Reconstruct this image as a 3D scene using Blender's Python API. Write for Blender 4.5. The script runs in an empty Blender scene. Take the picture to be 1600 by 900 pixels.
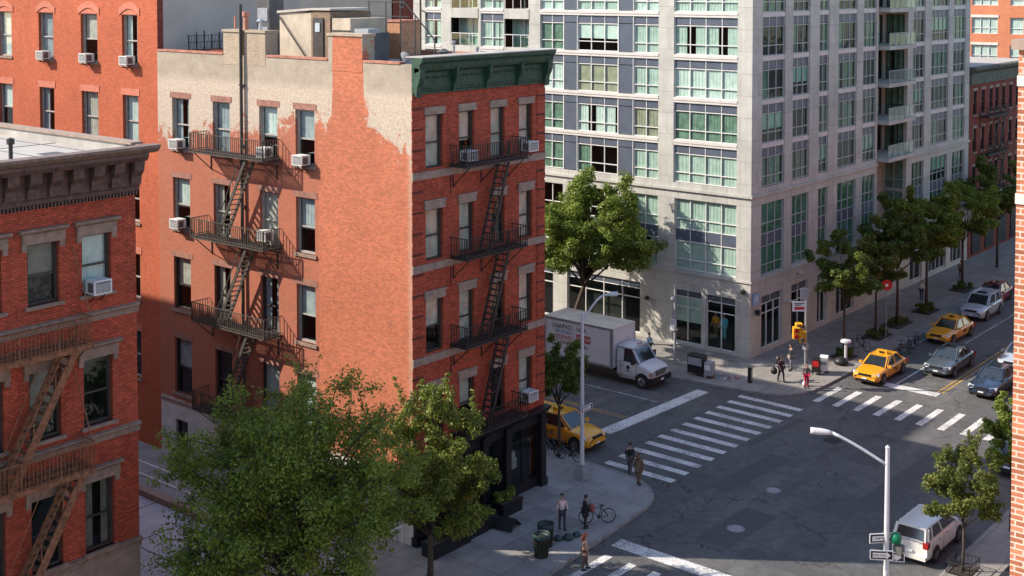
import bpy, math, random
import numpy as np
from mathutils import Vector, Matrix, Quaternion
R = math.radians
scene = bpy.context.scene
COL = scene.collection
rnd = random.Random(7)

# ------------------------------------------------------------------ helpers
class MB:
    """collects faces; builds ONE mesh object"""
    def __init__(self, tf=None):
        self.v = []; self.f = []; self.m = []; self.tf = tf
    def add(self, vs, fs, m=0):
        n = len(self.v)
        if self.tf: vs = [self.tf(*p) for p in vs]
        self.v += [tuple(p) for p in vs]
        self.f += [tuple(i + n for i in f) for f in fs]
        self.m += [m] * len(fs)
    def quad(self, a, b, c, d, m=0): self.add([a, b, c, d], [(0, 1, 2, 3)], m)
    def box(self, x0, x1, y0, y1, z0, z1, m=0):
        vs = [(x0,y0,z0),(x1,y0,z0),(x1,y1,z0),(x0,y1,z0),(x0,y0,z1),(x1,y0,z1),(x1,y1,z1),(x0,y1,z1)]
        self.add(vs, [(0,3,2,1),(4,5,6,7),(0,1,5,4),(1,2,6,5),(2,3,7,6),(3,0,4,7)], m)
    def bar(self, a, b, w, m=0, h=None):
        a = Vector(a); b = Vector(b); d = (b - a)
        if d.length < 1e-6: return
        d.normalize()
        up = Vector((0,0,1)) if abs(d.z) < .95 else Vector((1,0,0))
        s = d.cross(up).normalized() * (w / 2); t = s.cross(d).normalized() * ((h or w) / 2)
        vs = [a - s - t, a + s - t, a + s + t, a - s + t, b - s - t, b + s - t, b + s + t, b - s + t]
        self.add(vs, [(0,3,2,1),(4,5,6,7),(0,1,5,4),(1,2,6,5),(2,3,7,6),(3,0,4,7)], m)
    def tube(self, pts, rad, n=8, m=0, caps=True):
        pts = [Vector(p) for p in pts]
        if not hasattr(rad, '__len__'): rad = [rad] * len(pts)
        vs = []; fs = []
        for i, p in enumerate(pts):
            d = (pts[min(i+1, len(pts)-1)] - pts[max(i-1, 0)]).normalized()
            up = Vector((0,0,1)) if abs(d.z) < .9 else Vector((1,0,0))
            s = d.cross(up).normalized(); t = s.cross(d)
            for k in range(n):
                a = 2 * math.pi * k / n
                vs.append(p + (s * math.cos(a) + t * math.sin(a)) * rad[i])
        for i in range(len(pts) - 1):
            for k in range(n):
                a = i*n + k; b = i*n + (k+1) % n
                fs.append((a, b, b + n, a + n))
        if caps: fs.append(tuple(range(n))[::-1]); fs.append(tuple(range((len(pts)-1)*n, len(pts)*n)))
        self.add(vs, fs, m)
    def lathe(self, prof, n=16, m=0, c=(0,0,0)):
        vs = []; fs = []
        for r, z in prof:
            for k in range(n):
                a = 2*math.pi*k/n
                vs.append((c[0] + r*math.cos(a), c[1] + r*math.sin(a), c[2] + z))
        for i in range(len(prof)-1):
            for k in range(n):
                a = i*n+k; b = i*n+(k+1) % n
                fs.append((a, b, b+n, a+n))
        fs.append(tuple(range(n))[::-1]); fs.append(tuple(range((len(prof)-1)*n, len(prof)*n)))
        self.add(vs, fs, m)
    def prism(self, poly, z0, z1, m=0, mt=None):
        n = len(poly)
        vs = [(x, y, z0) for x, y in poly] + [(x, y, z1) for x, y in poly]
        self.add(vs, [tuple(range(n))[::-1]] + [(i, (i+1) % n, n+(i+1) % n, n+i) for i in range(n)], m)
        self.add([(x, y, z1) for x, y in poly], [tuple(range(n))], m if mt is None else mt)
    def extrude_x(self, prof, x0, x1, m=0):
        """profile in (y,z), extruded along x with caps"""
        n = len(prof)
        vs = [(x0, y, z) for y, z in prof] + [(x1, y, z) for y, z in prof]
        self.add(vs, [tuple(range(n)), tuple(range(n, 2*n))[::-1]] + [(i, n+i, n+(i+1) % n, (i+1) % n) for i in range(n)], m)
    def mesh(self, name, mats, off=(0,0,0), smooth=False):
        me = bpy.data.meshes.new(name)
        me.from_pydata([(p[0]-off[0], p[1]-off[1], p[2]-off[2]) for p in self.v], [], self.f)
        for mt in (mats if isinstance(mats, (list, tuple)) else [mats]): me.materials.append(mt)
        me.polygons.foreach_set('material_index', self.m)
        if smooth: me.polygons.foreach_set('use_smooth', [True]*len(self.f))
        me.update()
        return me
    def build(self, name, mats, parent=None, off=None, smooth=False):
        if off is None: off = tuple(parent.location) if (parent and parent.get('worldbuilt')) else (0,0,0)
        return link(name, self.mesh(name, mats, off, smooth), parent)

def link(name, me, parent=None, loc=(0,0,0), rz=0):
    o = bpy.data.objects.new(name, me); COL.objects.link(o)
    if parent: o.parent = parent
    o.location = loc; o.rotation_euler = (0,0,rz)
    return o
def tag(o, label=None, cat=None, group=None, kind=None):
    if label: o['label'] = label
    if cat: o['category'] = cat
    if group: o['group'] = group
    if kind: o['kind'] = kind
    return o
def thing(name, label, cat, loc=(0,0,0), rz=0, group=None, world=False):
    o = bpy.data.objects.new(name, None); COL.objects.link(o)
    o.empty_display_size = .3
    o.location = loc; o.rotation_euler = (0,0,rz)
    if world: o['worldbuilt'] = 1
    return tag(o, label, cat, group)
def copy_tree(o, parent=None):
    c = o.copy(); COL.objects.link(c)
    if parent: c.parent = parent
    for ch in list(o.children): copy_tree(ch, c)
    return c

# ------------------------------------------------------------------ materials
def newmat(name):
    m = bpy.data.materials.new(name); m.use_nodes = True
    nt = m.node_tree; nt.nodes.clear()
    return m, nt, nt.nodes.new('ShaderNodeOutputMaterial')
def N(nt, t, **kw):
    n = nt.nodes.new(t)
    for k, v in kw.items(): setattr(n, k, v)
    return n
def setin(n, **kw):
    for k, v in kw.items(): n.inputs[k.replace('_', ' ')].default_value = v
def noise(nt, scale, detail=4, vec=None, rough=.55):
    n = N(nt, 'ShaderNodeTexNoise'); setin(n, Scale=scale, Detail=detail, Roughness=rough)
    if vec is None:
        g = N(nt, 'ShaderNodeNewGeometry'); vec = g.outputs['Position']
    nt.links.new(vec, n.inputs['Vector'])
    return n.outputs['Fac']
def ramp(nt, fac, stops, interp='LINEAR'):
    r = N(nt, 'ShaderNodeValToRGB'); r.color_ramp.interpolation = interp
    e = r.color_ramp.elements
    while len(e) < len(stops): e.new(.5)
    for i, (p, c) in enumerate(stops):
        e[i].position = p; e[i].color = (c, c, c, 1) if not hasattr(c, '__len__') else (*c[:3], 1)
    nt.links.new(fac, r.inputs['Fac'])
    return r.outputs['Color']
def mixc(nt, fac, a, b, mode='MIX'):
    n = N(nt, 'ShaderNodeMix', data_type='RGBA', blend_type=mode)
    for sock, val in ((n.inputs[0], fac), (n.inputs[6], a), (n.inputs[7], b)):
        if hasattr(val, 'is_output'): nt.links.new(val, sock)
        elif hasattr(val, '__len__'): sock.default_value = (*val[:3], 1)
        else: sock.default_value = val
    return n.outputs[2]
def math_(nt, op, a, b=0.0, clamp=False):
    n = N(nt, 'ShaderNodeMath', operation=op, use_clamp=clamp)
    for s, v in ((n.inputs[0], a), (n.inputs[1], b)):
        if hasattr(v, 'is_output'): nt.links.new(v, s)
        else: s.default_value = v
    return n.outputs[0]
def sepxyz(nt):
    g = N(nt, 'ShaderNodeNewGeometry'); s = N(nt, 'ShaderNodeSeparateXYZ')
    nt.links.new(g.outputs['Position'], s.inputs[0])
    return s.outputs
def finish(nt, out, col, rough=.7, bump=None, bstr=.2, metal=0, spec=.5, coat=0):
    p = N(nt, 'ShaderNodeBsdfPrincipled')
    if hasattr(col, 'is_output'): nt.links.new(col, p.inputs['Base Color'])
    else: p.inputs['Base Color'].default_value = (*col[:3], 1)
    if hasattr(rough, 'is_output'): nt.links.new(rough, p.inputs['Roughness'])
    else: p.inputs['Roughness'].default_value = rough
    p.inputs['Metallic'].default_value = metal
    p.inputs['Specular IOR Level'].default_value = spec
    p.inputs['Coat Weight'].default_value = coat
    p.inputs['Coat Roughness'].default_value = .08
    if bump is not None:
        b = N(nt, 'ShaderNodeBump'); b.inputs['Strength'].default_value = bstr; b.inputs['Distance'].default_value = .02
        nt.links.new(bump, b.inputs['Height']); nt.links.new(b.outputs[0], p.inputs['Normal'])
    nt.links.new(p.outputs[0], out.inputs['Surface'])
    return p
def plain(name, col, rough=.6, var=.25, scale=3.0, metal=0, spec=.4, coat=0, bstr=0.1):
    m, nt, out = newmat(name)
    f = noise(nt, scale, 5)
    lo = tuple(c*(1-var) for c in col); hi = tuple(min(1, c*(1+var)) for c in col)
    c = ramp(nt, f, [(.3, lo), (.7, hi)])
    finish(nt, out, c, rough, noise(nt, scale*12, 3) if bstr else None, bstr, metal, spec, coat)
    return m
def brickvec(nt):
    s = sepxyz(nt)
    c = N(nt, 'ShaderNodeCombineXYZ')
    nt.links.new(math_(nt, 'ADD', s[0], s[1]), c.inputs[0]); nt.links.new(s[2], c.inputs[1])
    return c.outputs[0], s
def bricktex(nt, vec, c1, c2, mortar, bw=.22, rh=.078, ms=.012, bias=0):
    b = N(nt, 'ShaderNodeTexBrick'); nt.links.new(vec, b.inputs['Vector'])
    b.inputs['Color1'].default_value = (*c1, 1); b.inputs['Color2'].default_value = (*c2, 1); b.inputs['Mortar'].default_value = (*mortar, 1)
    setin(b, Scale=1.0, Mortar_Size=ms, Mortar_Smooth=.3, Bias=bias, Brick_Width=bw, Row_Height=rh)
    return b
def brick(name, col, mortar=None, var=.3, stain=.35, bw=.22, rh=.078, extra=None, bstr=.6, rough=.85, mottle=1.0):
    m, nt, out = newmat(name)
    vec, s = brickvec(nt)
    lo = tuple(c*(1-var) for c in col); hi = tuple(c*(1+var) for c in col)
    mortar = mortar or tuple(c*.55+.03 for c in col)
    b = bricktex(nt, vec, lo, hi, mortar, bw, rh)
    c = b.outputs['Color']
    # brick to brick blotches, vertical streaks, large weathering
    f1 = ramp(nt, noise(nt, 9*mottle, 9, rough=.95), [(.36, .55), (.5, 1.0), (.64, 1.4)])
    c = mixc(nt, .7, c, f1, 'MULTIPLY')
    mp = N(nt, 'ShaderNodeMapping'); nt.links.new(vec, mp.inputs[0]); mp.inputs['Scale'].default_value = (1.1, .3, 1)
    f2 = ramp(nt, noise(nt, 1.0, 6, mp.outputs[0], rough=.7), [(.35, 1-stain), (.62, 1.05)])
    c = mixc(nt, .45, c, f2, 'MULTIPLY')
    f3 = ramp(nt, noise(nt, .35, 3), [(.35, .88), (.65, 1.08)])
    c = mixc(nt, .6, c, f3, 'MULTIPLY')
    if extra: c = extra(nt, c, vec, s)
    finish(nt, out, c, rough, b.outputs['Fac'], -bstr, spec=.2)
    return m

M = {}
# tenement left wall: bare orange brick, beige paint remnants at the top, white wash at the foot
def wall_paint(nt, c, vec, s):
    v = s[1]; z = s[2]
    t = math_(nt, 'DIVIDE', math_(nt, 'SUBTRACT', v, 38.5), 19.0)
    P = lambda vv: (vv - 38.5) / 19.0
    # lower border of the beige paint along the wall (z/25)
    stops = [(38.9, 17.5), (39.3, 18.1), (40.3, 18.35), (41.35, 18.5), (41.5, 19.6), (42.2, 20.2), (41.95, 21.0)]
    stops = [(38.7, 17.0), (39.2, 17.9), (40.6, 18.4), (41.3, 18.6), (41.7, 19.8), (41.9, 24.9), (43.7, 24.9), (43.8, 18.75), (46.2, 18.5), (47.5, 18.25), (49.8, 18.0), (52.0, 17.7), (54.4, 17.3), (57.4, 17.1)]
    bz = ramp(nt, t, [(P(a), b/25) for a, b in stops])
    n1 = noise(nt, 2.4, 6, rough=.7); n2 = noise(nt, 9, 4, rough=.8)
    h = math_(nt, 'ADD', math_(nt, 'SUBTRACT', z, math_(nt, 'MULTIPLY', bz, 25.0)), math_(nt, 'ADD', math_(nt, 'MULTIPLY', math_(nt, 'SUBTRACT', noise(nt, 1.1, 7, rough=.78), .5), 7.5), math_(nt, 'MULTIPLY', math_(nt, 'SUBTRACT', n2, .5), 1.2)))
    mask = ramp(nt, math_(nt, 'ADD', math_(nt, 'MULTIPLY', h, .8), .5), [(.44, 0.0), (.56, 1.0)])
    beige = mixc(nt, ramp(nt, noise(nt, 1.2, 6, rough=.7), [(.3, 0), (.7, 1)]), (.43, .37, .29), (.30, .255, .20))
    low_ = ramp(nt, math_(nt, 'ADD', math_(nt, 'SUBTRACT', 20.4, z), math_(nt, 'MULTIPLY', n2, .6)), [(.3, 0), (.7, .75)])
    beige = mixc(nt, low_, beige, mixc(nt, ramp(nt, n2, [(.45, 0), (.6, 1)]), (.56, .49, .40), (.44, .32, .24)))
    brk = bricktex(nt, vec, (1, 1, 1), (.88, .86, .85), (.75, .72, .7), .22, .078)
    beige = mixc(nt, .8, beige, brk.outputs['Color'], 'MULTIPLY')
    # part of the wall with the windows is duller, greyer brick
    dull = math_(nt, 'GREATER_THAN', v, 44.75)
    c = mixc(nt, math_(nt, 'MULTIPLY', dull, .55), c, (.30, .115, .075))
    # pale patched mortar at the front corner
    cn = ramp(nt, math_(nt, 'ADD', math_(nt, 'MULTIPLY', math_(nt, 'SUBTRACT', v, 38.7), 1.1), math_(nt, 'MULTIPLY', n2, .9)), [(.55, .75), (.8, 0)])
    c = mixc(nt, math_(nt, 'MULTIPLY', cn, .8), c, (.42, .31, .23))
    c = mixc(nt, mask, c, beige)
    wt = ramp(nt, math_(nt, 'ADD', math_(nt, 'SUBTRACT', 3.6, z), math_(nt, 'MULTIPLY', math_(nt, 'SUBTRACT', n1, .5), .5)), [(.35, 0), (.55, 1)])
    white = mixc(nt, ramp(nt, noise(nt, 1.5, 5), [(.35, 0), (.7, 1)]), (.60, .59, .56), (.42, .415, .40))
    return mixc(nt, wt, c, white)
M['brick_main'] = brick('brick_painted_wall', (.47, .128, .062), (.32, .17, .11), .22, .22, extra=wall_paint)
M['brick_front'] = brick('brick_front_red', (.42, .078, .042), (.14, .05, .032), .28, .4)
M['brick_red'] = brick('brick_bright_red', (.43, .10, .045), (.34, .11, .06), .16, .18, mottle=1.3)
M['brick_arch'] = brick('brick_rubbed_arch', (.50, .15, .09), (.44, .2, .14), .12, .1)
M['brick_left'] = brick('brick_deep_red', (.43, .078, .040), (.14, .05, .032), .25, .4, bw=.21, rh=.085)
M['brick_edge'] = brick('brick_salmon', (.40, .14, .075), (.55, .42, .34), .3, .2, bw=.21, rh=.072, bstr=.9)
M['brick_dark'] = brick('brick_maroon', (.22, .055, .038), (.12, .04, .03), .25, .4)
M['brick_orange'] = brick('brick_orange', (.50, .17, .085), (.42, .2, .12), .12, .15)
M['brick_chimney'] = brick('brick_chimney_tan', (.46, .22, .12), (.40, .26, .17), .2, .3)
M['chim_red'] = brick('brick_chimney_red', (.40, .10, .055), (.25, .12, .08), .35, .4)
M['beige_wall'] = brick('beige_painted_brick', (.40, .32, .235), (.30, .24, .18), .12, .3)
M['stucco_grey'] = plain('grey_stucco', (.42, .375, .335), .9, .14, .5)
M['stucco_tan'] = plain('tan_stucco', (.44, .38, .32), .9, .12, .5)
M['stucco_cream'] = plain('cream_stucco', (.42, .35, .27), .9, .18, 1.4)
M['brownstone'] = plain('brownstone_trim', (.27, .20, .16), .85, .25, 4)
M['brownstone2'] = plain('pinkish_sandstone_trim', (.24, .165, .125), .85, .25, 4)
M['quoin_shade'] = plain('brick_shadow_gap', (.09, .03, .022), .9, .3, 6)  # shadow lines between the front quoins, painted as dark strips
M['lintel'] = plain('terracotta_lintel', (.26, .125, .09), .85, .3, 5)
M['tanstone'] = plain('tan_stone', (.26, .19, .145), .85, .2, 2)
M['green'] = plain('green_painted_metal', (.018, .055, .033), .6, .55, 6)
M['cornice_brown'] = plain('dark_brown_metal', (.09, .052, .042), .6, .45, 5)
M['cornice_rim'] = plain('brown_painted_gutter', (.17, .115, .09), .6, .3, 5)
M['cornice_grey'] = plain('grey_green_weathered_metal', (.07, .08, .06), .7, .5, 2)
M['iron'] = plain('black_iron', (.025, .023, .022), .55, .35, 9)
M['iron_old'] = plain('grey_weathered_iron', (.055, .046, .038), .7, .5, 9)
M['rust'] = plain('rusted_iron', (.20, .085, .042), .8, .45, 7)
M['black'] = plain('black_shopfront_paint', (.012, .013, .015), .35, .3, 4)
M['white'] = plain('white_paint', (.62, .62, .60), .5, .08, 5)
M['ac'] = plain('white_enamel', (.58, .58, .56), .4, .1, 5)
M['grille'] = plain('dark_grille', (.10, .095, .09), .6, .3, 20)
M['frame_white'] = plain('white_aluminium', (.62, .61, .585), .45, .06, 2)
M['frame_shade'] = plain('shaded_aluminium', (.36, .37, .365), .45, .06, 2)  # darker copy of the white frames, shade of the right face painted in
M['frame_dark'] = plain('dark_brown_sash', (.045, .037, .034), .5, .25, 4)
M['frame_grey'] = plain('grey_cream_sash', (.34, .32, .285), .6, .2, 4)
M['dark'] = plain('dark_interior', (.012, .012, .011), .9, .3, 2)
M['spandrel'] = plain('slate_blue_panel', (.072, .088, .118), .45, .12, 1.5)
M['steel'] = plain('galvanised_steel', (.42, .43, .44), .4, .1, 4, metal=.6)
M['steel_grey'] = plain('grey_painted_steel', (.27, .28, .30), .5, .12, 4)
M['alu_white'] = plain('pale_grey_painted_steel', (.50, .51, .53), .45, .08, 4)
M['roof_silver'] = plain('silver_roof_coating', (.33, .31, .28), .8, .25, .9)
M['roof_dark'] = plain('tar_roof', (.09, .088, .09), .9, .3, 1)
M['roof_slate'] = plain('grey_roof_membrane', (.42, .41, .42), .85, .18, .9)
M['roof_pale'] = plain('pale_roof_coating', (.36, .33, .30), .8, .12, .6)
M['terracotta'] = plain('terracotta_pipe', (.45, .20, .13), .7, .15, 5)
M['coping'] = plain('terracotta_coping', (.36, .15, .10), .8, .35, 3)
M['wood'] = plain('weathered_wood', (.20, .13, .085), .8, .3, 6)
M['bark'] = plain('bark', (.06, .045, .035), .95, .4, 12)
M['soil'] = plain('soil', (.05, .038, .028), .95, .3, 8)
M['tyre'] = plain('rubber', (.018, .018, .018), .8, .2, 6)
M['rim'] = plain('alloy', (.35, .35, .36), .3, .1, 6, metal=.8)
M['plastic_black'] = plain('black_plastic', (.015, .015, .016), .45, .2, 6)
M['bin_green'] = plain('dark_green_mesh_metal', (.016, .02, .013), .6, .45, 10)
M['bin_liner'] = plain('teal_bin_liner', (.02, .05, .055), .5, .4, 8)
M['yellow'] = plain('taxi_yellow_paint', (.66, .30, .012), .32, .05, 3, coat=.8, bstr=0)
M['carwhite'] = plain('white_car_paint', (.62, .60, .56), .3, .04, 3, coat=.8, bstr=0)
M['truckwhite'] = plain('white_truck_paint', (.56, .57, .58), .45, .05, 2, coat=.2, bstr=0)
M['trucktop'] = plain('sunlit_truck_roof', (.52, .47, .39), .8, .15, 1.2)  # warm sunlight on the truck roof, put into its colour
M['truckgrey'] = plain('grey_box_edge', (.20, .20, .20), .6, .12, 2)
M['carsilver'] = plain('pale_silver_car_paint', (.42, .46, .50), .3, .04, 3, metal=.2, coat=.8, bstr=0)
M['cargrey'] = plain('grey_car_paint', (.085, .105, .125), .28, .05, 3, metal=.3, coat=.9, bstr=0)
M['carblue'] = plain('navy_car_paint', (.022, .035, .065), .25, .05, 3, metal=.2, coat=1, bstr=0)
M['carred'] = plain('dark_red_car_paint', (.22, .012, .018), .28, .05, 3, coat=1, bstr=0)
M['lamp_red'] = plain('red_lens', (.28, .012, .01), .25, .1, 5, coat=.5, bstr=0)
M['lamp_clear'] = plain('clear_lens', (.55, .56, .58), .12, .05, 5, metal=.4, coat=1, bstr=0)
M['signal_yellow'] = plain('signal_yellow_enamel', (.62, .32, .015), .45, .12, 5)
M['red'] = plain('red_enamel', (.45, .018, .02), .45, .12, 5)
M['sign_green'] = plain('green_enamel', (.0, .14, .06), .4, .1, 5)
M['sign_blue'] = plain('pale_blue_enamel', (.25, .36, .50), .4, .2, 5)
M['sign_white'] = plain('white_enamel_sign', (.66, .66, .66), .4, .05, 5)
M['gold'] = plain('yellow_road_paint', (.50, .27, .035), .7, .2, 4)
M['blind'] = plain('cream_roller_blind', (.50, .45, .38), .9, .08, 2)
M['skin'] = plain('skin', (.42, .25, .18), .6, .05, 9)
M['skin2'] = plain('brown_skin', (.17, .09, .06), .6, .05, 9)

def leafmat(name, a, b, tr=.35):
    m, nt, out = newmat(name)
    g = N(nt, 'ShaderNodeNewGeometry')
    f = math_(nt, 'ADD', math_(nt, 'MULTIPLY', g.outputs['Random Per Island'], .55), math_(nt, 'MULTIPLY', ramp(nt, noise(nt, .9, 3), [(.32, 0), (.68, 1)]), .45))
    c = ramp(nt, f, [(.05, a), (.95, b)])
    p = N(nt, 'ShaderNodeBsdfPrincipled'); nt.links.new(c, p.inputs['Base Color']); setin(p, Roughness=.55); p.inputs['Specular IOR Level'].default_value = .35
    t = N(nt, 'ShaderNodeBsdfTranslucent'); nt.links.new(mixc(nt, .6, c, (.16, .26, .03)), t.inputs['Color'])
    mx = N(nt, 'ShaderNodeMixShader'); mx.inputs[0].default_value = tr
    nt.links.new(p.outputs[0], mx.inputs[1]); nt.links.new(t.outputs[0], mx.inputs[2]); nt.links.new(mx.outputs[0], out.inputs['Surface'])
    return m
M['leaf_deep'] = leafmat('deep_green_leaves', (.055, .095, .014), (.27, .33, .045))
M['leaf_lime'] = leafmat('yellow_green_leaves', (.075, .115, .016), (.25, .26, .045))
M['leaf_mid'] = leafmat('mid_green_leaves', (.075, .115, .016), (.25, .30, .045))
M['leaf_olive'] = leafmat('olive_green_leaves', (.06, .08, .016), (.19, .20, .04))
M['leaf_dark'] = leafmat('dark_green_leaves', (.045, .07, .014), (.16, .20, .034))

def glassmat(name, tint, ior=1.7, rough=.02, wave=.15, tr=1.0):
    m, nt, out = newmat(name)
    t = N(nt, 'ShaderNodeBsdfTransparent'); t.inputs[0].default_value = (*[c*tr for c in tint], 1)
    g = N(nt, 'ShaderNodeBsdfGlossy'); g.inputs['Color'].default_value = (.9, .95, .95, 1); g.inputs['Roughness'].default_value = rough
    lw = N(nt, 'ShaderNodeLayerWeight'); lw.inputs['Blend'].default_value = .5
    ff = math_(nt, 'ADD', math_(nt, 'MULTIPLY', math_(nt, 'POWER', lw.outputs['Facing'], 4.0), .75), ((ior-1)/(ior+1))**2, True)
    b = N(nt, 'ShaderNodeBump'); b.inputs['Strength'].default_value = wave; b.inputs['Distance'].default_value = .05
    nt.links.new(noise(nt, .9, 2), b.inputs['Height']); nt.links.new(b.outputs[0], g.inputs['Normal'])
    mx = N(nt, 'ShaderNodeMixShader'); nt.links.new(ff, mx.inputs[0])
    nt.links.new(t.outputs[0], mx.inputs[1]); nt.links.new(g.outputs[0], mx.inputs[2]); nt.links.new(mx.outputs[0], out.inputs['Surface'])
    return m
M['glass_green'] = glassmat('green_tinted_glass', (.84, .92, .88), 1.5)
M['glass_shade'] = glassmat('shaded_green_glass', (.62, .84, .74), 1.42, .03, .3)  # darker copy of the green glass, shade of the right face in its tint
M['glass_old'] = glassmat('old_window_glass', (.86, .92, .90), 1.75, .03, .35)
M['glass_shop'] = glassmat('shop_glass', (.65, .78, .75), 1.6)
M['car_glass'] = plain('dark_car_glass', (.02, .026, .03), .06, .2, 3, spec=.8, coat=.5, bstr=0)
def curtain(name, a, b):
    m, nt, out = newmat(name)
    s = sepxyz(nt); w = math_(nt, 'SINE', math_(nt, 'MULTIPLY', math_(nt, 'ADD', s[0], s[1]), 19.0))
    c = mixc(nt, ramp(nt, noise(nt, 2.2, 4), [(.35, 0), (.65, 1)]), a, b)
    finish(nt, out, c, .9)
    return m
M['cur_green'] = curtain('pale_green_curtain', (.50, .575, .53), (.38, .46, .41))
M['cur_dgreen'] = curtain('dull_green_curtain', (.20, .30, .24), (.11, .17, .13))
M['cur_pale'] = curtain('pale_curtain', (.66, .71, .68), (.50, .58, .54))
M['cur_olive'] = curtain('olive_blind', (.38, .36, .27), (.27, .26, .19))
M['cur_beige'] = curtain('beige_curtain', (.56, .52, .45), (.40, .37, .32))
M['cur_brown'] = curtain('brown_grey_curtain', (.20, .17, .14), (.12, .11, .09))
M['cur_grey'] = curtain('blue_grey_curtain', (.42, .46, .48), (.28, .32, .34))

def stone(name, col, bw, rh, var=.08, dirt=.2, ms=.012):
    m, nt, out = newmat(name)
    vec, s = brickvec(nt)
    lo = tuple(c*(1-var) for c in col); hi = tuple(c*(1+var) for c in col)
    b = bricktex(nt, vec, lo, hi, tuple(c*.5 for c in col), bw, rh, ms)
    c = mixc(nt, .8, b.outputs['Color'], ramp(nt, noise(nt, 1.3, 6, rough=.7), [(.3, 1-dirt), (.65, 1.06)]), 'MULTIPLY')
    mp = N(nt, 'ShaderNodeMapping'); nt.links.new(vec, mp.inputs[0]); mp.inputs['Scale'].default_value = (2.5, .15, 1)
    c = mixc(nt, .5, c, ramp(nt, noise(nt, 1.0, 4, mp.outputs[0]), [(.35, 1-dirt), (.6, 1.04)]), 'MULTIPLY')
    finish(nt, out, c, .8, b.outputs['Fac'], -.3, spec=.25)
    return m
M['limestone'] = stone('pinkish_limestone', (.43, .42, .38), 1.9, 1.465)
M['band'] = plain('pale_stone_band', (.52, .49, .45), .7, .1, 1.5)

def ground_mats():
    # asphalt
    m, nt, out = newmat('asphalt')
    f = noise(nt, .22, 5, rough=.6); g = noise(nt, 14, 6, rough=.85); h = noise(nt, 2.3, 6, rough=.7)
    c = ramp(nt, f, [(.35, (.078, .079, .080)), (.65, (.108, .106, .103))])
    c = mixc(nt, .8, c, ramp(nt, g, [(.3, .6), (.7, 1.45)]), 'MULTIPLY')
    c = mixc(nt, .8, c, ramp(nt, h, [(.35, .78), (.65, 1.18)]), 'MULTIPLY')
    v = N(nt, 'ShaderNodeTexVoronoi', feature='DISTANCE_TO_EDGE'); v.inputs['Scale'].default_value = .16
    ge = N(nt, 'ShaderNodeNewGeometry'); nn = N(nt, 'ShaderNodeTexNoise'); setin(nn, Scale=.7, Detail=5)
    nt.links.new(ge.outputs['Position'], nn.inputs['Vector'])
    va = N(nt, 'ShaderNodeVectorMath', operation='ADD'); nt.links.new(ge.outputs['Position'], va.inputs[0])
    vs = N(nt, 'ShaderNodeVectorMath', operation='SCALE'); nt.links.new(nn.outputs['Color'], vs.inputs[0]); vs.inputs['Scale'].default_value = 3.0
    nt.links.new(vs.outputs[0], va.inputs[1]); nt.links.new(va.outputs[0], v.inputs['Vector'])
    cr = ramp(nt, v.outputs['Distance'], [(.002, .35), (.0075, 1)])
    c = mixc(nt, ramp(nt, noise(nt, .3, 2), [(.35, .3), (.5, 1)]), c, mixc(nt, 1, c, cr, 'MULTIPLY'))
    st_ = ramp(nt, noise(nt, .55, 8, rough=.72), [(.33, .66), (.47, 1.0), (.6, 1.0), (.72, 1.22)])
    c = mixc(nt, .8, c, st_, 'MULTIPLY')
    sp = N(nt, 'ShaderNodeTexVoronoi'); sp.inputs['Scale'].default_value = .6
    c = mixc(nt, ramp(nt, math_(nt, 'ADD', sp.outputs['Distance'], math_(nt, 'MULTIPLY', noise(nt, 3, 5), .15)), [(.1, .6), (.26, 0)]), c, (.03, .03, .031))
    sx = sepxyz(nt)
    lane = math_(nt, 'MULTIPLY', math_(nt, 'SINE', math_(nt, 'MULTIPLY', sx[1], 3.6)), ramp(nt, noise(nt, .25, 4), [(.4, 0), (.6, 1)]))
    c = mixc(nt, .5, c, ramp(nt, lane, [(0, 1.0), (1, 1.35)]), 'MULTIPLY')
    finish(nt, out, c, .85, g, .25, spec=.25)
    M['asphalt'] = m
    def paving(name, col, size, ms, var):
        m, nt, out = newmat(name)
        ge = N(nt, 'ShaderNodeNewGeometry')
        b = bricktex(nt, ge.outputs['Position'], tuple(c*(1-var) for c in col), tuple(c*(1+var) for c in col), tuple(c*.45 for c in col), size, size, ms)
        b.offset = 0
        c = mixc(nt, .85, b.outputs['Color'], ramp(nt, noise(nt, 1.0, 7, rough=.7), [(.3, .72), (.7, 1.12)]), 'MULTIPLY')
        c = mixc(nt, .8, c, ramp(nt, noise(nt, 30, 3, rough=.8), [(.3, .8), (.7, 1.2)]), 'MULTIPLY')
        sp = N(nt, 'ShaderNodeTexVoronoi'); sp.inputs['Scale'].default_value = 2.2
        c = mixc(nt, ramp(nt, sp.outputs['Distance'], [(.05, .55), (.09, 0)]), c, (.05, .047, .045))
        finish(nt, out, c, .85, b.outputs['Fac'], -.3, spec=.25)
        return m
    M['pave'] = paving('concrete_flags', (.27, .26, .25), 1.62, .018, .10)
    M['pave2'] = paving('worn_concrete_flags', (.25, .235, .215), 1.5, .018, .10)
    M['kerb'] = plain('granite_kerb', (.21, .20, .19), .8, .25, 3)
    def paint(name, col, wear):
        m, nt, out = newmat(name)
        f = math_(nt, 'ADD', math_(nt, 'MULTIPLY', noise(nt, 9, 6, rough=.8), .75), math_(nt, 'MULTIPLY', noise(nt, .8, 3), .25))
        c = mixc(nt, ramp(nt, f, [(.5-wear, .95), (.55-wear*.5, 0)]), col, (.07, .07, .07))
        c = mixc(nt, .7, c, ramp(nt, noise(nt, 3, 4), [(.3, .8), (.7, 1.1)]), 'MULTIPLY')
        finish(nt, out, c, .7, spec=.3)
        return m
    M['paint'] = paint('worn_white_road_paint', (.60, .59, .57), .085)
    M['paint_thin'] = paint('faint_white_road_paint', (.48, .48, .47), .04)
    M['paint_yellow'] = paint('worn_yellow_road_paint', (.52, .29, .05), .06)
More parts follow.
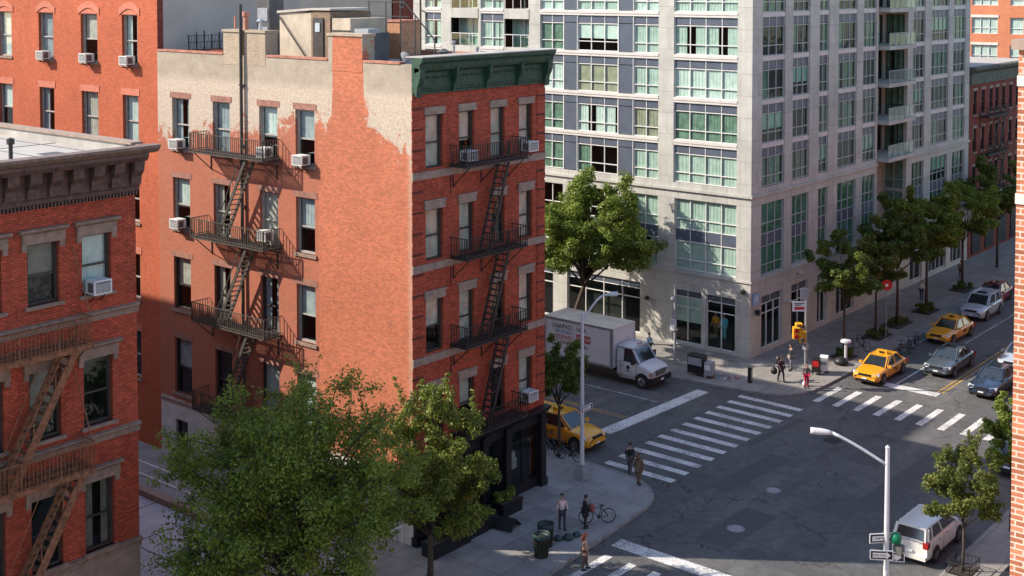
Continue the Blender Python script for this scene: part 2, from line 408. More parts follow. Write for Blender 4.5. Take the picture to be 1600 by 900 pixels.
ground_mats()

# ------------------------------------------------------------------ camera, light, world
cam = bpy.data.cameras.new('camera'); co = bpy.data.objects.new('camera', cam); COL.objects.link(co)
cam.sensor_width = 36; cam.lens = 36 * 2000 / 1600
cam.shift_y = -(450 - 62) / 1600
cam.clip_start = .5; cam.clip_end = 2000
az, pt = R(39.5), R(2.5)
co.location = (0, 0, 25)
co.rotation_euler = Vector((math.cos(az)*math.cos(pt), math.sin(az)*math.cos(pt), -math.sin(pt))).to_track_quat('-Z', 'Y').to_euler()
scene.camera = co
L = Vector((.826, -1.15, -1.0))
sun = bpy.data.lights.new('sun', 'SUN'); sun.energy = 4.0; sun.angle = R(.55); sun.color = (1, .90, .77)
so = bpy.data.objects.new('sun', sun); COL.objects.link(so); so.rotation_euler = L.to_track_quat('-Z', 'Y').to_euler(); so.location = (0, 60, 60)
w = bpy.data.worlds.new('World'); scene.world = w; w.use_nodes = True
nt = w.node_tree; bg = nt.nodes['Background']
sky = nt.nodes.new('ShaderNodeTexSky'); sky.sky_type = 'NISHITA'; sky.sun_disc = False
sky.sun_elevation = math.atan2(1, math.hypot(.826, 1.15)); sky.sun_rotation = math.atan2(-.826, 1.15)
sky.air_density = 1.0; sky.dust_density = 1.0; sky.ozone_density = 1.2
nt.links.new(sky.outputs[0], bg.inputs[0]); bg.inputs[1].default_value = .15
scene.view_settings.view_transform = 'Standard'; scene.view_settings.look = 'None'
scene.view_settings.exposure = 1.05; scene.view_settings.gamma = 1; scene.view_settings.use_curve_mapping = False
scene.cycles.use_denoising = True
scene.cycles.max_bounces = 6; scene.cycles.diffuse_bounces = 3; scene.cycles.glossy_bounces = 3; scene.cycles.transparent_max_bounces = 12
scene.cycles.caustics_reflective = False; scene.cycles.caustics_refractive = False

# ------------------------------------------------------------------ ground
def struct(name, mb, mats):
    o = mb.build(name, mats); o['kind'] = 'structure'; return o
mb = MB(); mb.quad((-300, -300, 0), (500, -300, 0), (500, 500, 0), (-300, 500, 0)); struct('road', mb, M['asphalt'])

def arc(c, r, a0, a1, n=8):
    return [(c[0]+r*math.cos(R(a0+(a1-a0)*i/n)), c[1]+r*math.sin(R(a0+(a1-a0)*i/n))) for i in range(n+1)]
def offset_line(pts, d):
    out = []
    for i, p in enumerate(pts):
        a = Vector(pts[max(i-1, 0)]); b = Vector(pts[min(i+1, len(pts)-1)])
        t = (b-a).normalized(); n = Vector((-t.y, t.x))
        out.append((p[0]+n.x*d, p[1]+n.y*d))
    return out
def sidewalk(name, line, tail, mat, side):
    """line = kerb line, tail = far corners closing the polygon"""
    inner = offset_line(line, side*.16)
    mb = MB(); mb.prism(inner + tail, 0.0, .132, 0); struct(name, mb, mat)
    kb = MB()
    for i in range(len(line)-1):
        a, b, c, d = line[i], line[i+1], inner[i+1], inner[i]
        kb.add([(*a, 0), (*b, 0), (*b, .14), (*a, .14), (*c, .14), (*d, .14)], [(0,1,2,3),(3,2,4,5)])
    struct('kerb', kb, M['kerb'])
lineA = [(-60, 29.0), (20, 31.3), (42.4, 32.5), (50.2, 33.1), (51.0, 33.25), (51.8, 33.7), (52.5, 34.4), (52.95, 35.3), (53.1, 36.4), (53.4, 42), (54.0, 60), (54.0, 200)]
sidewalk('sidewalk', lineA, [(-60, 200)], M['pave'], 1)
lineB = [(67.6, 200), (67.9, 60), (68.1, 44), (68.6, 39.5), (69.0, 37.0), (69.4, 36.1), (70.2, 35.35), (71.3, 35.0), (73, 34.85), (92.5, 34.7), (260, 34.7)]
sidewalk('sidewalk', lineB, [(260, 200)], M['pave2'], 1)
lineC = [(260, 19.75), (59, 19.75), (-60, 19.6)]
sidewalk('sidewalk', lineC, [(-60, -80), (260, -80)], M['pave2'], 1)

# markings
def strip(name, rects, mat, z=.004):
    mb = MB()
    for (a, b, c, d) in rects: mb.quad((*a, z), (*b, z), (*c, z), (*d, z))
    return struct(name, mb, mat)
cw = []
n = 12
for i in range(n):
    u = 54.05 + i*(67.95-54.05)/(n-1)
    cw.append(((u-.24, 34.0), (u+.24, 34.0), (u+.24, 38.15), (u-.24, 38.15)))
strip('crosswalk_markings', cw, M['paint'])
cw = []
for i in range(11):
    v = 34.1 - i*1.27
    cw.append(((69.9, v-.2), (73.3, v-.2), (73.3, v+.2), (69.9, v+.2)))
strip('crosswalk_markings', cw, M['paint'])
cw = []
for i in range(9):
    v = 31.7 - i*1.27
    cw.append(((41.3, v-.2), (45.1, v-.2), (45.1, v+.2), (41.3, v+.2)))
strip('crosswalk_markings', cw, M['paint'])
strip('stop_line', [((57.6, 40.35), (67.4, 39.9), (67.4, 40.75), (57.6, 41.25))], M['paint'])
strip('stop_line', [((75.4, 28.85), (76.2, 28.85), (76.2, 32.9), (75.4, 32.9))], M['paint'])
strip('stop_line', [((46.0, 20.6), (46.85, 20.6), (46.85, 32.2), (46.0, 32.2))], M['paint'])
strip('lane_line', [((63.78, 41.3), (63.9, 41.3), (63.9, 62), (63.78, 62))], M['paint_thin'])
strip('lane_line', [((76.3, 31.65), (84, 31.65), (84, 31.77), (76.3, 31.77))], M['paint'])
strip('lane_line', [((88, 31.6), (130, 31.6), (130, 31.72), (88, 31.72))], M['paint_thin'])
strip('lane_line', [((77, 34.2), (130, 34.2), (130, 34.3), (77, 34.3))], M['paint_thin'])
strip('centre_line', [((60.2, 41.3), (60.3, 41.3), (60.3, 70), (60.2, 70)), ((60.45, 41.3), (60.55, 41.3), (60.55, 70), (60.45, 70))], M['paint_yellow'])
strip('centre_line', [((76.3, 28.75), (140, 28.75), (140, 28.87), (76.3, 28.87)), ((76.3, 29.05), (140, 29.05), (140, 29.17), (76.3, 29.17))], M['paint_yellow'])
strip('road_patch', [((57, 24.5), (66, 24.2), (66, 25.6), (57, 25.9)), ((49, 28.0), (53.5, 27.9), (53.5, 29.6), (49, 29.7)), ((61, 33.4), (66.5, 33.0), (66.6, 33.5), (61, 33.9)), ((56.0, 44), (57.5, 44), (57.5, 60), (56, 60)), ((54.5, 31.2), (60.5, 30.8), (60.6, 32.0), (54.6, 32.4)), ((48.6, 21.4), (49.6, 21.4), (49.7, 27.4), (48.7, 27.4)), ((77, 23.5), (84, 23.4), (84, 24.8), (77, 24.9)), ((62.2, 26.9), (64.1, 26.8), (64.2, 28.6), (62.3, 28.7))], plain('darker_asphalt_patch', (.068, .068, .069), .9, .3, 9), .002)
# manholes
for (u, v, lab, mt, r) in ((56.2, 29.6, 'pale round manhole cover in mid intersection nearest the long crosswalk', 'steel_grey', .38), (51.1, 28.8, 'pale round manhole cover between the stop line and the corner kerb', 'steel_grey', .42), (64.5, 30.4, 'dark round manhole cover close to the far zebra crossing', 'iron', .5)):
    mb = MB(); mb.lathe([(r, -.01), (r, .006)], 28, 0); mb.lathe([(r*.82, .006), (r*.82, .011)], 28, 1)
    for k in range(-3, 4): mb.box(-r*.6, r*.6, k*.09-.015, k*.09+.015, .0105, .014, 0)
    t = thing('manhole_cover', lab, 'manhole cover', (u, v, 0), group='manhole covers in the road')
    mb.build('lid', [M['kerb'] if mt != 'iron' else M['iron'], M[mt]], t)

# ------------------------------------------------------------------ facades
def FT(u0, v0, face):
    """local (x right seen from outside, y inward, z) -> world. face 'S': wall v=const seen from -v ; 'W': wall u=const seen from -u"""
    if face == 'S': return lambda x, y, z: (u0 + x, v0 + y, z)
    return lambda x, y, z: (u0 + y, v0 - x, z)
ROT = {'S': 0.0, 'W': -math.pi/2}
def facade(mb, tf, W, z0, z1, holes, depth, m=0, mr=None, mdark=None, x00=0.0, room=1.0):
    mr = m if mr is None else mr
    old = mb.tf; mb.tf = tf
    xs = sorted({x00, W, *[h[0] for h in holes], *[h[1] for h in holes]})
    zs = sorted({z0, z1, *[h[2] for h in holes], *[h[3] for h in holes]})
    for i in range(len(xs)-1):
        for j in range(len(zs)-1):
            xm = (xs[i]+xs[i+1])/2; zm = (zs[j]+zs[j+1])/2
            if any(h[0] < xm < h[1] and h[2] < zm < h[3] for h in holes): continue
            mb.quad((xs[i], 0, zs[j]), (xs[i+1], 0, zs[j]), (xs[i+1], 0, zs[j+1]), (xs[i], 0, zs[j+1]), m)
    for (a, b, c, d) in holes:
        D = depth
        mb.add([(a,0,c),(b,0,c),(b,0,d),(a,0,d),(a,D,c),(b,D,c),(b,D,d),(a,D,d)], [(0,4,5,1),(1,5,6,2),(2,6,7,3),(3,7,4,0)], mr)
        if mdark is not None:
            E = D + room
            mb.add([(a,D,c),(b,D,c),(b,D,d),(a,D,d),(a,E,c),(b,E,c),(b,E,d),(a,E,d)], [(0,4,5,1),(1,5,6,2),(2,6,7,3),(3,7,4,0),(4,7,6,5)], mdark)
    mb.tf = old

CACHE = {}
def window_parts(w, h, style, n, cur, seed=0):
    key = (round(w, 2), round(h, 2), style, n, cur, seed)
    if key in CACHE: return CACHE[key]
    f = MB(); g = MB(); c = MB(); r = random.Random(hash(key) % 9999 if False else int(w*100+h*10+seed*7+len(cur)))
    if style.startswith('sash'):
        t = .085
        for a, b in ((0, t), (w-t, w)): f.box(a, b, -.03, .09, 0, h)
        f.box(t, w-t, 0, .09, h-t, h); f.box(t, w-t, -.02, .09, 0, t)
        mz = h*.47
        f.box(t, w-t, .01, .09, mz-.035, mz+.035)
        f.box(t, t+.04, .0, .05, mz, h-t); f.box(w-t-.04, w-t, .0, .05, mz, h-t)
        g.quad((t, .03, mz), (w-t, .03, mz), (w-t, .03, h-t), (t, .03, h-t)); g.quad((t, .07, t), (w-t, .07, t), (w-t, .07, mz), (t, .07, mz))
        cols = [(t, w-t)]
    else:
        t = .055
        xs = [w*i/n for i in range(n+1)]
        for i, x in enumerate(xs):
            a = 0 if i == 0 else (w-t if i == n else x-t/2); f.box(a, a+t, 0, .1, 0, h)
        cols = [(xs[i]+t/2, xs[i+1]-t/2) for i in range(n)]
        tz = {'modern': h*.33, 'shop': h*.77}[style]
        for a, b in cols:
            for z in (0, h-t, tz): f.box(a, b, .005, .095, z, z+t)
        g.quad((t/2, .05, t), (w-t/2, .05, t), (w-t/2, .05, h-t), (t/2, .05, h-t))
    # curtains
    def wavy(a, b, z0, z1, amp=.016, y=.12, per=.11):
        k = max(2, int((b-a)/.035)); vs = []; fs = []
        ph = r.random()*6
        for i in range(k+1):
            x = a+(b-a)*i/k; yy = y+amp*math.sin(x/per*6.28+ph)+amp*.5*math.sin(x/per*2.7+ph)
            vs += [(x, yy, z0), (x, yy, z1)]
        for i in range(k): fs.append((2*i, 2*i+2, 2*i+3, 2*i+1))
        c.add(vs, fs)
    if cur == 'full':
        for a, b in cols: wavy(a-.02, b+.02, .03, h)
    elif cur == 'sides':
        for i, (a, b) in enumerate(cols):
            if len(cols) == 1:
                wavy(a, a+(b-a)*.36, .03, h); wavy(b-(b-a)*.3, b, .03, h)
            elif i % 2 == 0: wavy(a, a+(b-a)*.75, .03, h)
            else: wavy(a+(b-a)*.3, b, .03, h)
    elif cur == 'blind':
        for a, b in cols: c.quad((a, .11, h*.45), (b, .11, h*.45), (b, .11, h), (a, .11, h))
    elif cur == 'blindfull':
        for a, b in cols: c.quad((a, .11, .02), (b, .11, .02), (b, .11, h), (a, .11, h))
    elif cur == 'half':
        k = len(cols)//2 or 1
        for a, b in cols[:k]: wavy(a-.02, b+.02, .03, h)
    elif cur == 'halfdown':
        for a, b in cols: wavy(a, b, h*.42, h, .012)
    CACHE[key] = (f, g, c if c.f else None)
    return CACHE[key]
MESHES = {}
def window(parent, tf, face, x0, x1, z0, z1, style, depth, n=1, cur='', curmat='cur_green', fm='frame_white', gm='glass_green', seed=0, name='window'):
    w = x1-x0; h = z1-z0
    key = (round(w, 2), round(h, 2), style, n, cur, seed, curmat, fm, gm)
    if key not in MESHES:
        f, g, c = window_parts(w, h, style, n, cur, seed)
        MESHES[key] = (f.mesh('window_frame', M[fm]), g.mesh('pane', M[gm]), c.mesh('curtain', M[curmat], smooth=True) if c else None)
    fm_, gm_, cm_ = MESHES[key]
    p = tf(x0, depth, z0)
    o = link(name, fm_, parent, tuple(p[i]-parent.location[i] for i in range(3)), ROT[face])
    link('pane', gm_, o)
    if cm_: link('blind' if 'blind' in cur else 'curtain', cm_, o)
    return o

def cornice(mb, x0, x1, prof, m=0, ret=None):
    mb.extrude_x(prof, x0, x1, m)

# ---------- the corner tenement (u 40.1..49.45, v 38.7..57.3)
UL, UR, VF, VB = 40.1, 49.45, 38.7, 57.3
ten = thing('corner_tenement', 'corner red brick tenement with green cornice, half-painted side wall and black shopfront', 'building', (UL, VF, 0), world=True)
tfW = FT(UL, VB, 'W'); tfS = FT(UL, VF, 'S')
mb = MB()
colsW = [(56.05, 54.6), (52.65, 51.28), (49.02, 47.66), (46.36, 45.02)]
rowsW = [(16.45, 19.08), (12.25, 14.92), (8.0, 10.75), (3.55, 6.45)]
holesW = [(VB-a, VB-b, z0, z1) for z0, z1 in rowsW for a, b in colsW]
holesW += [(VB-56.05, VB-55.0, .55, 2.1), (VB-52.4, VB-51.3, .3, 2.2)]
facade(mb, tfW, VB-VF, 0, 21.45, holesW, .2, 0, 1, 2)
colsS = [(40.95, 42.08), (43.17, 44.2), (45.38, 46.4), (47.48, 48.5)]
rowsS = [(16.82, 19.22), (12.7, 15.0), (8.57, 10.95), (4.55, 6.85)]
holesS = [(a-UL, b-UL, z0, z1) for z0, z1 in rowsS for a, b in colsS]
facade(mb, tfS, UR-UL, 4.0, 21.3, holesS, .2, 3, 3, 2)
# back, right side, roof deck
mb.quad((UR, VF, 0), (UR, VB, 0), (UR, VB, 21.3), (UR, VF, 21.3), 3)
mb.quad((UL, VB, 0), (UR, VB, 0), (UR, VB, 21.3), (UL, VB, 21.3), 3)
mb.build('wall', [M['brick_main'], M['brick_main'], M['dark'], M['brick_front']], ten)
mb = MB(); mb.quad((UL+.28, VF, 21.12), (UR, VF, 21.12), (UR, VB, 21.12), (UL+.28, VB, 21.12)); mb.build('roof', M['roof_silver'], ten)
# side parapet (stepped), copings, chimneys
mb = MB()
mb.box(UL+.01, UL+.3, VF+.02, VB, 21.12, 21.47)
mb.build('parapet', M['brick_main'], ten)
for a, b in ((57.28, 51.75), (48.45, 44.05), (41.75, 39.4)):
    mb = MB(); mb.box(UL-.04, UL+.34, b+.02, a-.02, 21.47, 21.57); mb.build('coping', M['coping'], ten)
for (a, b, mt, cap) in ((51.72, 50.33, 'beige_wall', 1), (50.1, 48.5, 'beige_wall', 1), (44.03, 41.78, 'brick_main', 1)):
    mb = MB(); mb.box(UL-.012, UL+.75, b, a, 21.0, 22.62, 0); mb.box(UL-.07, UL+.82, b-.06, a+.06, 22.62, 22.74, 1)
    mb.build('chimney', [M[mt], M['beige_wall']], ten)
mb = MB(); mb.box(UR-.3, UR, VF+.3, VB, 21.12, 21.5); mb.build('parapet', M['coping'], ten)
mb = MB(); mb.box(UL+.8, UR-.3, VB-.3, VB-.01, 21.12, 21.45); mb.build('parapet', M['coping'], ten)
# flues on the chimneys
mb = MB()
mb.lathe([(.05, 22.7), (.05, 23.4)], 8, 0, (UL+.4, 51.3, 0)); mb.build('vent_pipe', M['terracotta'], ten)
mb = MB(); mb.lathe([(.13, 22.7), (.13, 23.35), (.2, 23.4), (.2, 23.62)], 12, 0, (UL+.4, 50.45, 0)); mb.build('chimney_pot', M['terracotta'], ten)
mb = MB(); mb.lathe([(.09, 22.7), (.09, 23.15), (.22, 23.17), (.05, 23.3)], 12, 0, (UL+.4, 49.35, 0)); mb.build('vent_pipe', M['steel'], ten)
mb = MB(); mb.tube([(UL-.14, 50.2, 24.0), (UL-.14, 50.2, 8.0), (UL-.1, 50.2, 1.0)], .085, 10)
for z in (20, 17, 14, 11): mb.box(UL-.16, UL, 50.02, 50.38, z, z+.06)
mb.build('drainpipe', M['iron_old'], ten)
# window fittings, left wall
curW = [['sides', 'full', 'halfdown', 'blind'], ['halfdown', 'sides', 'full', 'halfdown'], ['halfdown', 'sides', 'sides', 'blind'], ['blind', '', 'full', 'full']]
cmW = [['cur_grey', 'cur_grey', 'cur_pale', 'cur_grey'], ['cur_pale', 'cur_beige', 'cur_beige', 'cur_grey'], ['cur_beige', 'cur_beige', 'cur_grey', 'cur_grey'], ['cur_grey', 'cur_grey', 'cur_pale', 'cur_pale']]
sill = MB(tfW); lint = MB(tfW)
for r_, (z0, z1) in enumerate(rowsW):
    for c_, (a, b) in enumerate(colsW):
        wdw = window(ten, tfW, 'W', VB-a, VB-b, z0, z1, 'sash', .17, 1, curW[r_][c_], cmW[r_][c_], 'frame_grey' if r_ < 2 or c_ == 3 else 'frame_dark', 'glass_old', c_+r_*4)
        s = MB(); w_ = a-b
        s.box(-.12, w_+.12, -.25, -.08, -.16, 0); s.build('sill', M['brownstone2'], wdw)
        s = MB(); s.box(-.16, w_+.16, -.185, -.1, w_*0+(z1-z0), (z1-z0)+.3); s.build('lintel', M['lintel'], wdw)
window(ten, tfW, 'W', VB-56.05, VB-55.0, .55, 2.1, 'sash', .17, 1, '', 'cur_grey', 'frame_dark', 'glass_old', 1)
window(ten, tfW, 'W', VB-52.4, VB-51.3, .3, 2.2, 'sash', .17, 1, '', 'cur_grey', 'frame_dark', 'glass_old', 2)
curS = ['full', 'halfdown', 'full', 'blindfull', 'full', 'full', 'sides', 'full', 'blind', 'full', 'halfdown', 'full', 'blind', 'halfdown', '', 'full']
for r_, (z0, z1) in enumerate(rowsS):
    for c_, (a, b) in enumerate(colsS):
        k = r_*4+c_
        wdw = window(ten, tfS, 'S', a-UL, b-UL, z0, z1, 'sash', .16, 1, curS[k], ['cur_beige', 'cur_beige', 'cur_brown', 'cur_beige'][k % 4] if r_ else 'cur_beige', 'frame_dark', 'glass_old', k+30)
        w_ = b-a; h_ = z1-z0
        s = MB(); s.box(-.1, w_+.1, -.24, -.1, h_, h_+.33); s.box(-.14, w_+.14, -.27, -.1, h_+.33, h_+.42) if r_ else None
        s.build('lintel', M['brownstone'], wdw)
mb = MB(tfS)
for z in (16.72, 12.6, 8.47): mb.box(-.04, UR-UL+.03, -.07, .02, z-.33, z)
mb.build('string_course', M['brownstone'], ten)
mb = MB(tfS)
for a, b in ((-.03, .62), (UR-UL-.6, UR-UL+.02)):
    z = 4.4
    while z < 19.6:
        if not any(q-.45 < z < q for q in (16.72, 12.6, 8.47)): mb.box(a, b, -.035, .01, z, z+.36)
        z += .46
mb.build('quoin', M['brick_front'], ten)
mb = MB(tfS)
for a, b in ((-.035, .66), (UR-UL-.64, UR-UL+.025)):
    z = 4.4
    while z < 19.6:
        if not any(q-.45 < z < q for q in (16.72, 12.6, 8.47)): mb.box(a, b, -.022, .01, z+.365, z+.455)
        z += .92
mb.build('quoin_shadow', M['quoin_shade'], ten)
# green cornice
mb = MB(tfS)
W_ = UR-UL
prof = [(0, 20.15), (-.1, 20.15), (-.1, 20.25), (-.16, 20.3), (-.16, 21.1), (-.42, 21.2), (-.46, 21.3), (-.5, 21.5), (-.62, 21.62), (-.64, 21.78), (0, 21.8)]
prof = [(y, z) for y, z in prof]
mb.extrude_x(prof, -.02, W_+.12, 0)
cor = mb.build('cornice', M['green'], ten)
mb = MB(tfS); mb.box(-.04, W_+.15, -.67, .35, 21.785, 21.83); mb.build('roof_edge', M['roof_silver'], ten)
for x in (.15, 2.45, 4.75, 7.05, 9.2):
    mb = MB(tfS)
    big = x in (.15, 9.2)
    wd = .34 if big else .16
    mb.extrude_x([(-.15, 20.2), (-.28, 20.05 if big else 20.2), (-.32, 20.5), (-.45, 20.75), (-.5, 20.9), (-.52, 21.3), (-.15, 21.35)], x-wd/2, x+wd/2)
    mb.build('cornice_bracket', M['green'], ten)
mb = MB(tfS)
r = random.Random(3)
for i in range(60):
    x = .5+i*.145; 
    if abs((x % 2.3)-.15) < .12: continue
    mb.box(x, x+.08, -.2-.03*r.random(), -.15, 20.82+.05*r.random(), 20.92); mb.box(x, x+.1, -.19, -.15, 20.36, 20.42)
mb.build('cornice_ornament', M['green'], ten)
# shopfront
sh = MB(tfS)
sh.box(0, W_, .02, .1, 3.3, 4.05, 0)
sh.extrude_x([(.02, 3.75), (-.12, 3.75), (-.35, 4.0), (-.38, 4.12), (.02, 4.15)], -.05, W_+.12, 0)
for x in (.02, 2.3, 4.55, 6.25, 8.95):
    sh.box(x, x+.38, -.16, .1, 0, 3.75, 0); sh.box(x-.05, x+.43, -.22, .1, 0, .55, 0); sh.box(x-.03, x+.41, -.2, .1, 3.3, 3.45, 0)
sh.box(.4, 4.55, .06, .12, 0, .55, 0); sh.box(6.6, 8.95, .06, .12, 0, .6, 0)
sh.box(0, W_, .95, 1.0, 0, 4, 1)
sh.build('shopfront', [M['black'], M['dark']], ten)
for x0, x1, z0 in ((.42, 2.28, .55), (2.7, 4.53, .55), (6.65, 8.93, .6)):
    window(ten, tfS, 'S', x0, x1, z0, 3.3, 'shop', .12, 2, '', 'cur_beige', 'black', 'glass_shop', 5, 'shop_window')
s = MB(tfS); s.box(4.95, 6.22, .45, .5, .15, 3.2); s.box(5.1, 5.12, .42, .45, .9, 1.3); s.build('door', M['black'], ten)
s = MB(tfS); s.quad((5.15, .44, .9), (6.0, .44, .9), (6.0, .44, 2.9), (5.15, .44, 2.9)); s.build('door_glass', M['glass_shop'], ten)
# goods glimpsed behind the glass
for x, z, lab, mt in ((1.0, 1.2, 'orange display boxes behind the shopfront glass nearest the tree', 'wood'), (7.4, 1.3, 'pale display card behind the shopfront glass nearest the street corner', 'cur_beige')):
    s = MB(); s.box(-.35, .35, -.1, .1, 0, .5); s.box(-.2, .25, -.08, .08, .5, .85); s.box(-.3, 0, -.12, -.1, .1, .4, 1)
    s = s.build('display_box', [M[mt], M['terracotta']], None); s.location = (UL+x, VF+.55, z); tag(s, lab, 'shop display')
# stone returns on the side wall bottom ledge
mb = MB(tfW); mb.box(0, 3.4, -.05, .02, 2.95, 3.08); mb.build('ledge', M['brownstone2'], ten)

# ---------- roof structures of the tenement
bk = thing('roof_bulkhead', 'cream stucco stair bulkhead with dark door on the tenement roof', 'rooftop hut', (43.2, 47.2, 21.12), world=True)
mb = MB(); mb.box(43.2, 46, 48.7, 51.1, 21.12, 23.55); mb.build('wall', M['stucco_cream'], bk)
mb = MB(); mb.box(43.2, 46, 47.3, 48.7, 21.12, 23.62); mb.build('dark_wall', M['wood'], bk)
mb = MB(); mb.box(43.13, 43.19, 47.75, 48.5, 21.2, 23.3); mb.build('door', M['frame_dark'], bk)
mb = MB(); mb.box(43.09, 43.13, 47.95, 48.28, 22.6, 23.05); mb.build('door_window', M['cur_grey'], bk)
mb = MB(); mb.add([(43.1,51.2,23.5),(46.2,51.2,23.5),(46.2,48.7,23.66),(43.1,48.7,23.66),(43.1,51.2,23.62),(46.2,51.2,23.62),(46.2,48.7,23.78),(43.1,48.7,23.78)], [(0,1,2,3),(4,7,6,5),(0,3,7,4),(3,2,6,7),(2,1,5,6),(1,0,4,5)]); mb.box(43.1, 46.1, 47.2, 48.69, 23.68, 23.78); mb.build('roof', M['stucco_grey'], bk)
mb = MB(); mb.bar((43.1, 51.1, 23.4), (43.1, 49.0, 21.3), .05); mb.build('brace', M['iron'], bk)
hut = thing('roof_shed', 'low cream block beside the dark door on the tenement roof', 'rooftop hut', (43.2, 45.4, 21.12), world=True)
mb = MB(); mb.box(43.25, 45.8, 45.9, 47.2, 21.12, 23.3); mb.box(43.6, 45, 45.0, 45.9, 21.12, 22.6, 1); mb.build('wall', [M['stucco_cream'], M['roof_dark']], hut)
mb = MB(); mb.box(43.2, 43.25, 45.9, 47.2, 22.65, 22.72); mb.build('rail', M['frame_dark'], hut)
t = thing('roof_hatch', 'small pale blue metal hatch box on the tenement roof', 'roof hatch', (43.0, 44.9, 21.12))
mb = MB(); mb.box(0, .8, -.5, .45, 1.5, 1.7); mb.build('lid', M['steel_grey'], t); mb = MB(); mb.box(.05, .75, -.45, .4, 0, 1.5); mb.build('box', M['roof_dark'], t)
# roof ladder and railing
t = thing('roof_railing', 'thin black pipe railing sloping down behind the red chimney', 'railing', (44.5, 43.5, 21.12), world=True)
mb = MB()
mb.bar((45, 46.5, 24.1), (45, 43.9, 24.1), .05); mb.bar((45, 43.9, 24.1), (45, 41.9, 22.3), .05); mb.bar((45, 41.9, 22.3), (45, 41.9, 21.12), .05)
for v, z in ((46.4, 24.1), (45.2, 24.1), (44.2, 24.1), (43.2, 23.45)): mb.bar((45, v, z), (45, v, 21.12), .045)
mb.bar((45, 46.5, 23.4), (45, 43.6, 23.4), .04)
mb.build('rail', M['iron'], t)
t = thing('roof_antenna', 'tall thin dark antenna pole standing on the tenement roof', 'antenna', (41.6, 39.6, 21.12))
mb = MB(); mb.tube([(0,0,0), (0,0,3.9)], .045, 8); mb.tube([(0,0,2.7), (.25,-.1,2.6), (.3,-.1,2.2)], .03, 6); mb.bar((-.3,.1,3.4), (.4,-.2,3.4), .03); mb.lathe([(.12,0),(.12,.06)], 10); mb.build('mast', M['iron_old'], t)
t = thing('satellite_dish', 'grey tilted satellite dish on the tenement roof by the cornice', 'satellite dish', (41.1, 40.0, 21.12))
mb = MB(); mb.tube([(0,0,0), (0,.1,.45)], .05, 8); mb.build('stand', M['steel_grey'], t)
mb = MB(); vs = []; fs = []
for i in range(6):
    for k in range(16):
        rr = .3*i/5; a = k*math.pi/8; vs.append((rr*math.cos(a), rr*math.sin(a), .9*rr*rr))
for i in range(5):
    for k in range(16): a = i*16+k; b = i*16+(k+1) % 16; fs.append((a, b, b+16, a+16))
q = Matrix.Translation((0, .1, .55)) @ Matrix.Rotation(R(60), 4, 'Y')
mb.add([tuple(q @ Vector(p)) for p in vs], fs); d = mb.build('dish', M['steel_grey'], t, smooth=True)
t = thing('brick_flue', 'tan brick chimney block at the back edge of the tenement roof', 'chimney', (47.2, 46.4, 21.12))
mb = MB(); mb.box(0, 1.5, 0, 1.3, 0, 1.9); mb.build('stack', M['brick_chimney'], t); mb = MB(); mb.box(-.05, 1.55, -.05, 1.35, 1.9, 2.0); mb.build('cap', M['coping'], t)
t = thing('duct_cabinet', 'tall dark ventilation cabinet between the beige chimneys and the cream roof hut', 'roof duct', (44.5, 53.4, 21.12))
mb = MB(); mb.box(-.5, .5, -.5, .5, 0, 3.2); mb.build('cabinet', M['roof_dark'], t)
mb = MB()
for z in (.9, 1.9): mb.box(-.54, -.5, -.4, .4, z, z+.7)
mb.build('louvre', M['steel_grey'], t)
t = thing('roof_vent', 'squat dark ventilator on the silver tenement roof', 'roof vent', (45.5, 41.8, 21.12))
mb = MB(); mb.box(-.3, .3, -.3, .3, 0, .35); mb.lathe([(.22, .35), (.22, .55), (.34, .6), (.1, .75)], 12); mb.build('cowl', M['roof_dark'], t)

for (u, v, hh, lab) in ((47.8, 43.2, .9, 'grey vent pipe near the street-corner end of the tenement roof'), (46.6, 40.6, .7, 'short grey vent pipe just behind the green cornice')):
    t = thing('vent_pipe', lab, 'roof vent', (u, v, 21.12), group='vent pipes on the tenement roof')
    mb = MB(); mb.lathe([(.14, 0), (.06, .05), (.06, hh), (.1, hh+.01), (.1, hh+.12)], 10); mb.build('pipe', M['steel_grey'], t)
t = thing('roof_tarp', 'crumpled dark tarp lying on the silver tenement roof', 'tarp', (44.6, 41.2, 21.13))
mb = MB(); r = random.Random(4); vs = [(-.9+1.8*i/7, -.5+1.0*j/5, r.uniform(.02, .16)) for i in range(8) for j in range(6)]
mb.add(vs, [(i*6+j, i*6+j+1, i*6+j+7, i*6+j+6) for i in range(7) for j in range(5)]); mb.build('sheet', M['roof_dark'], t)

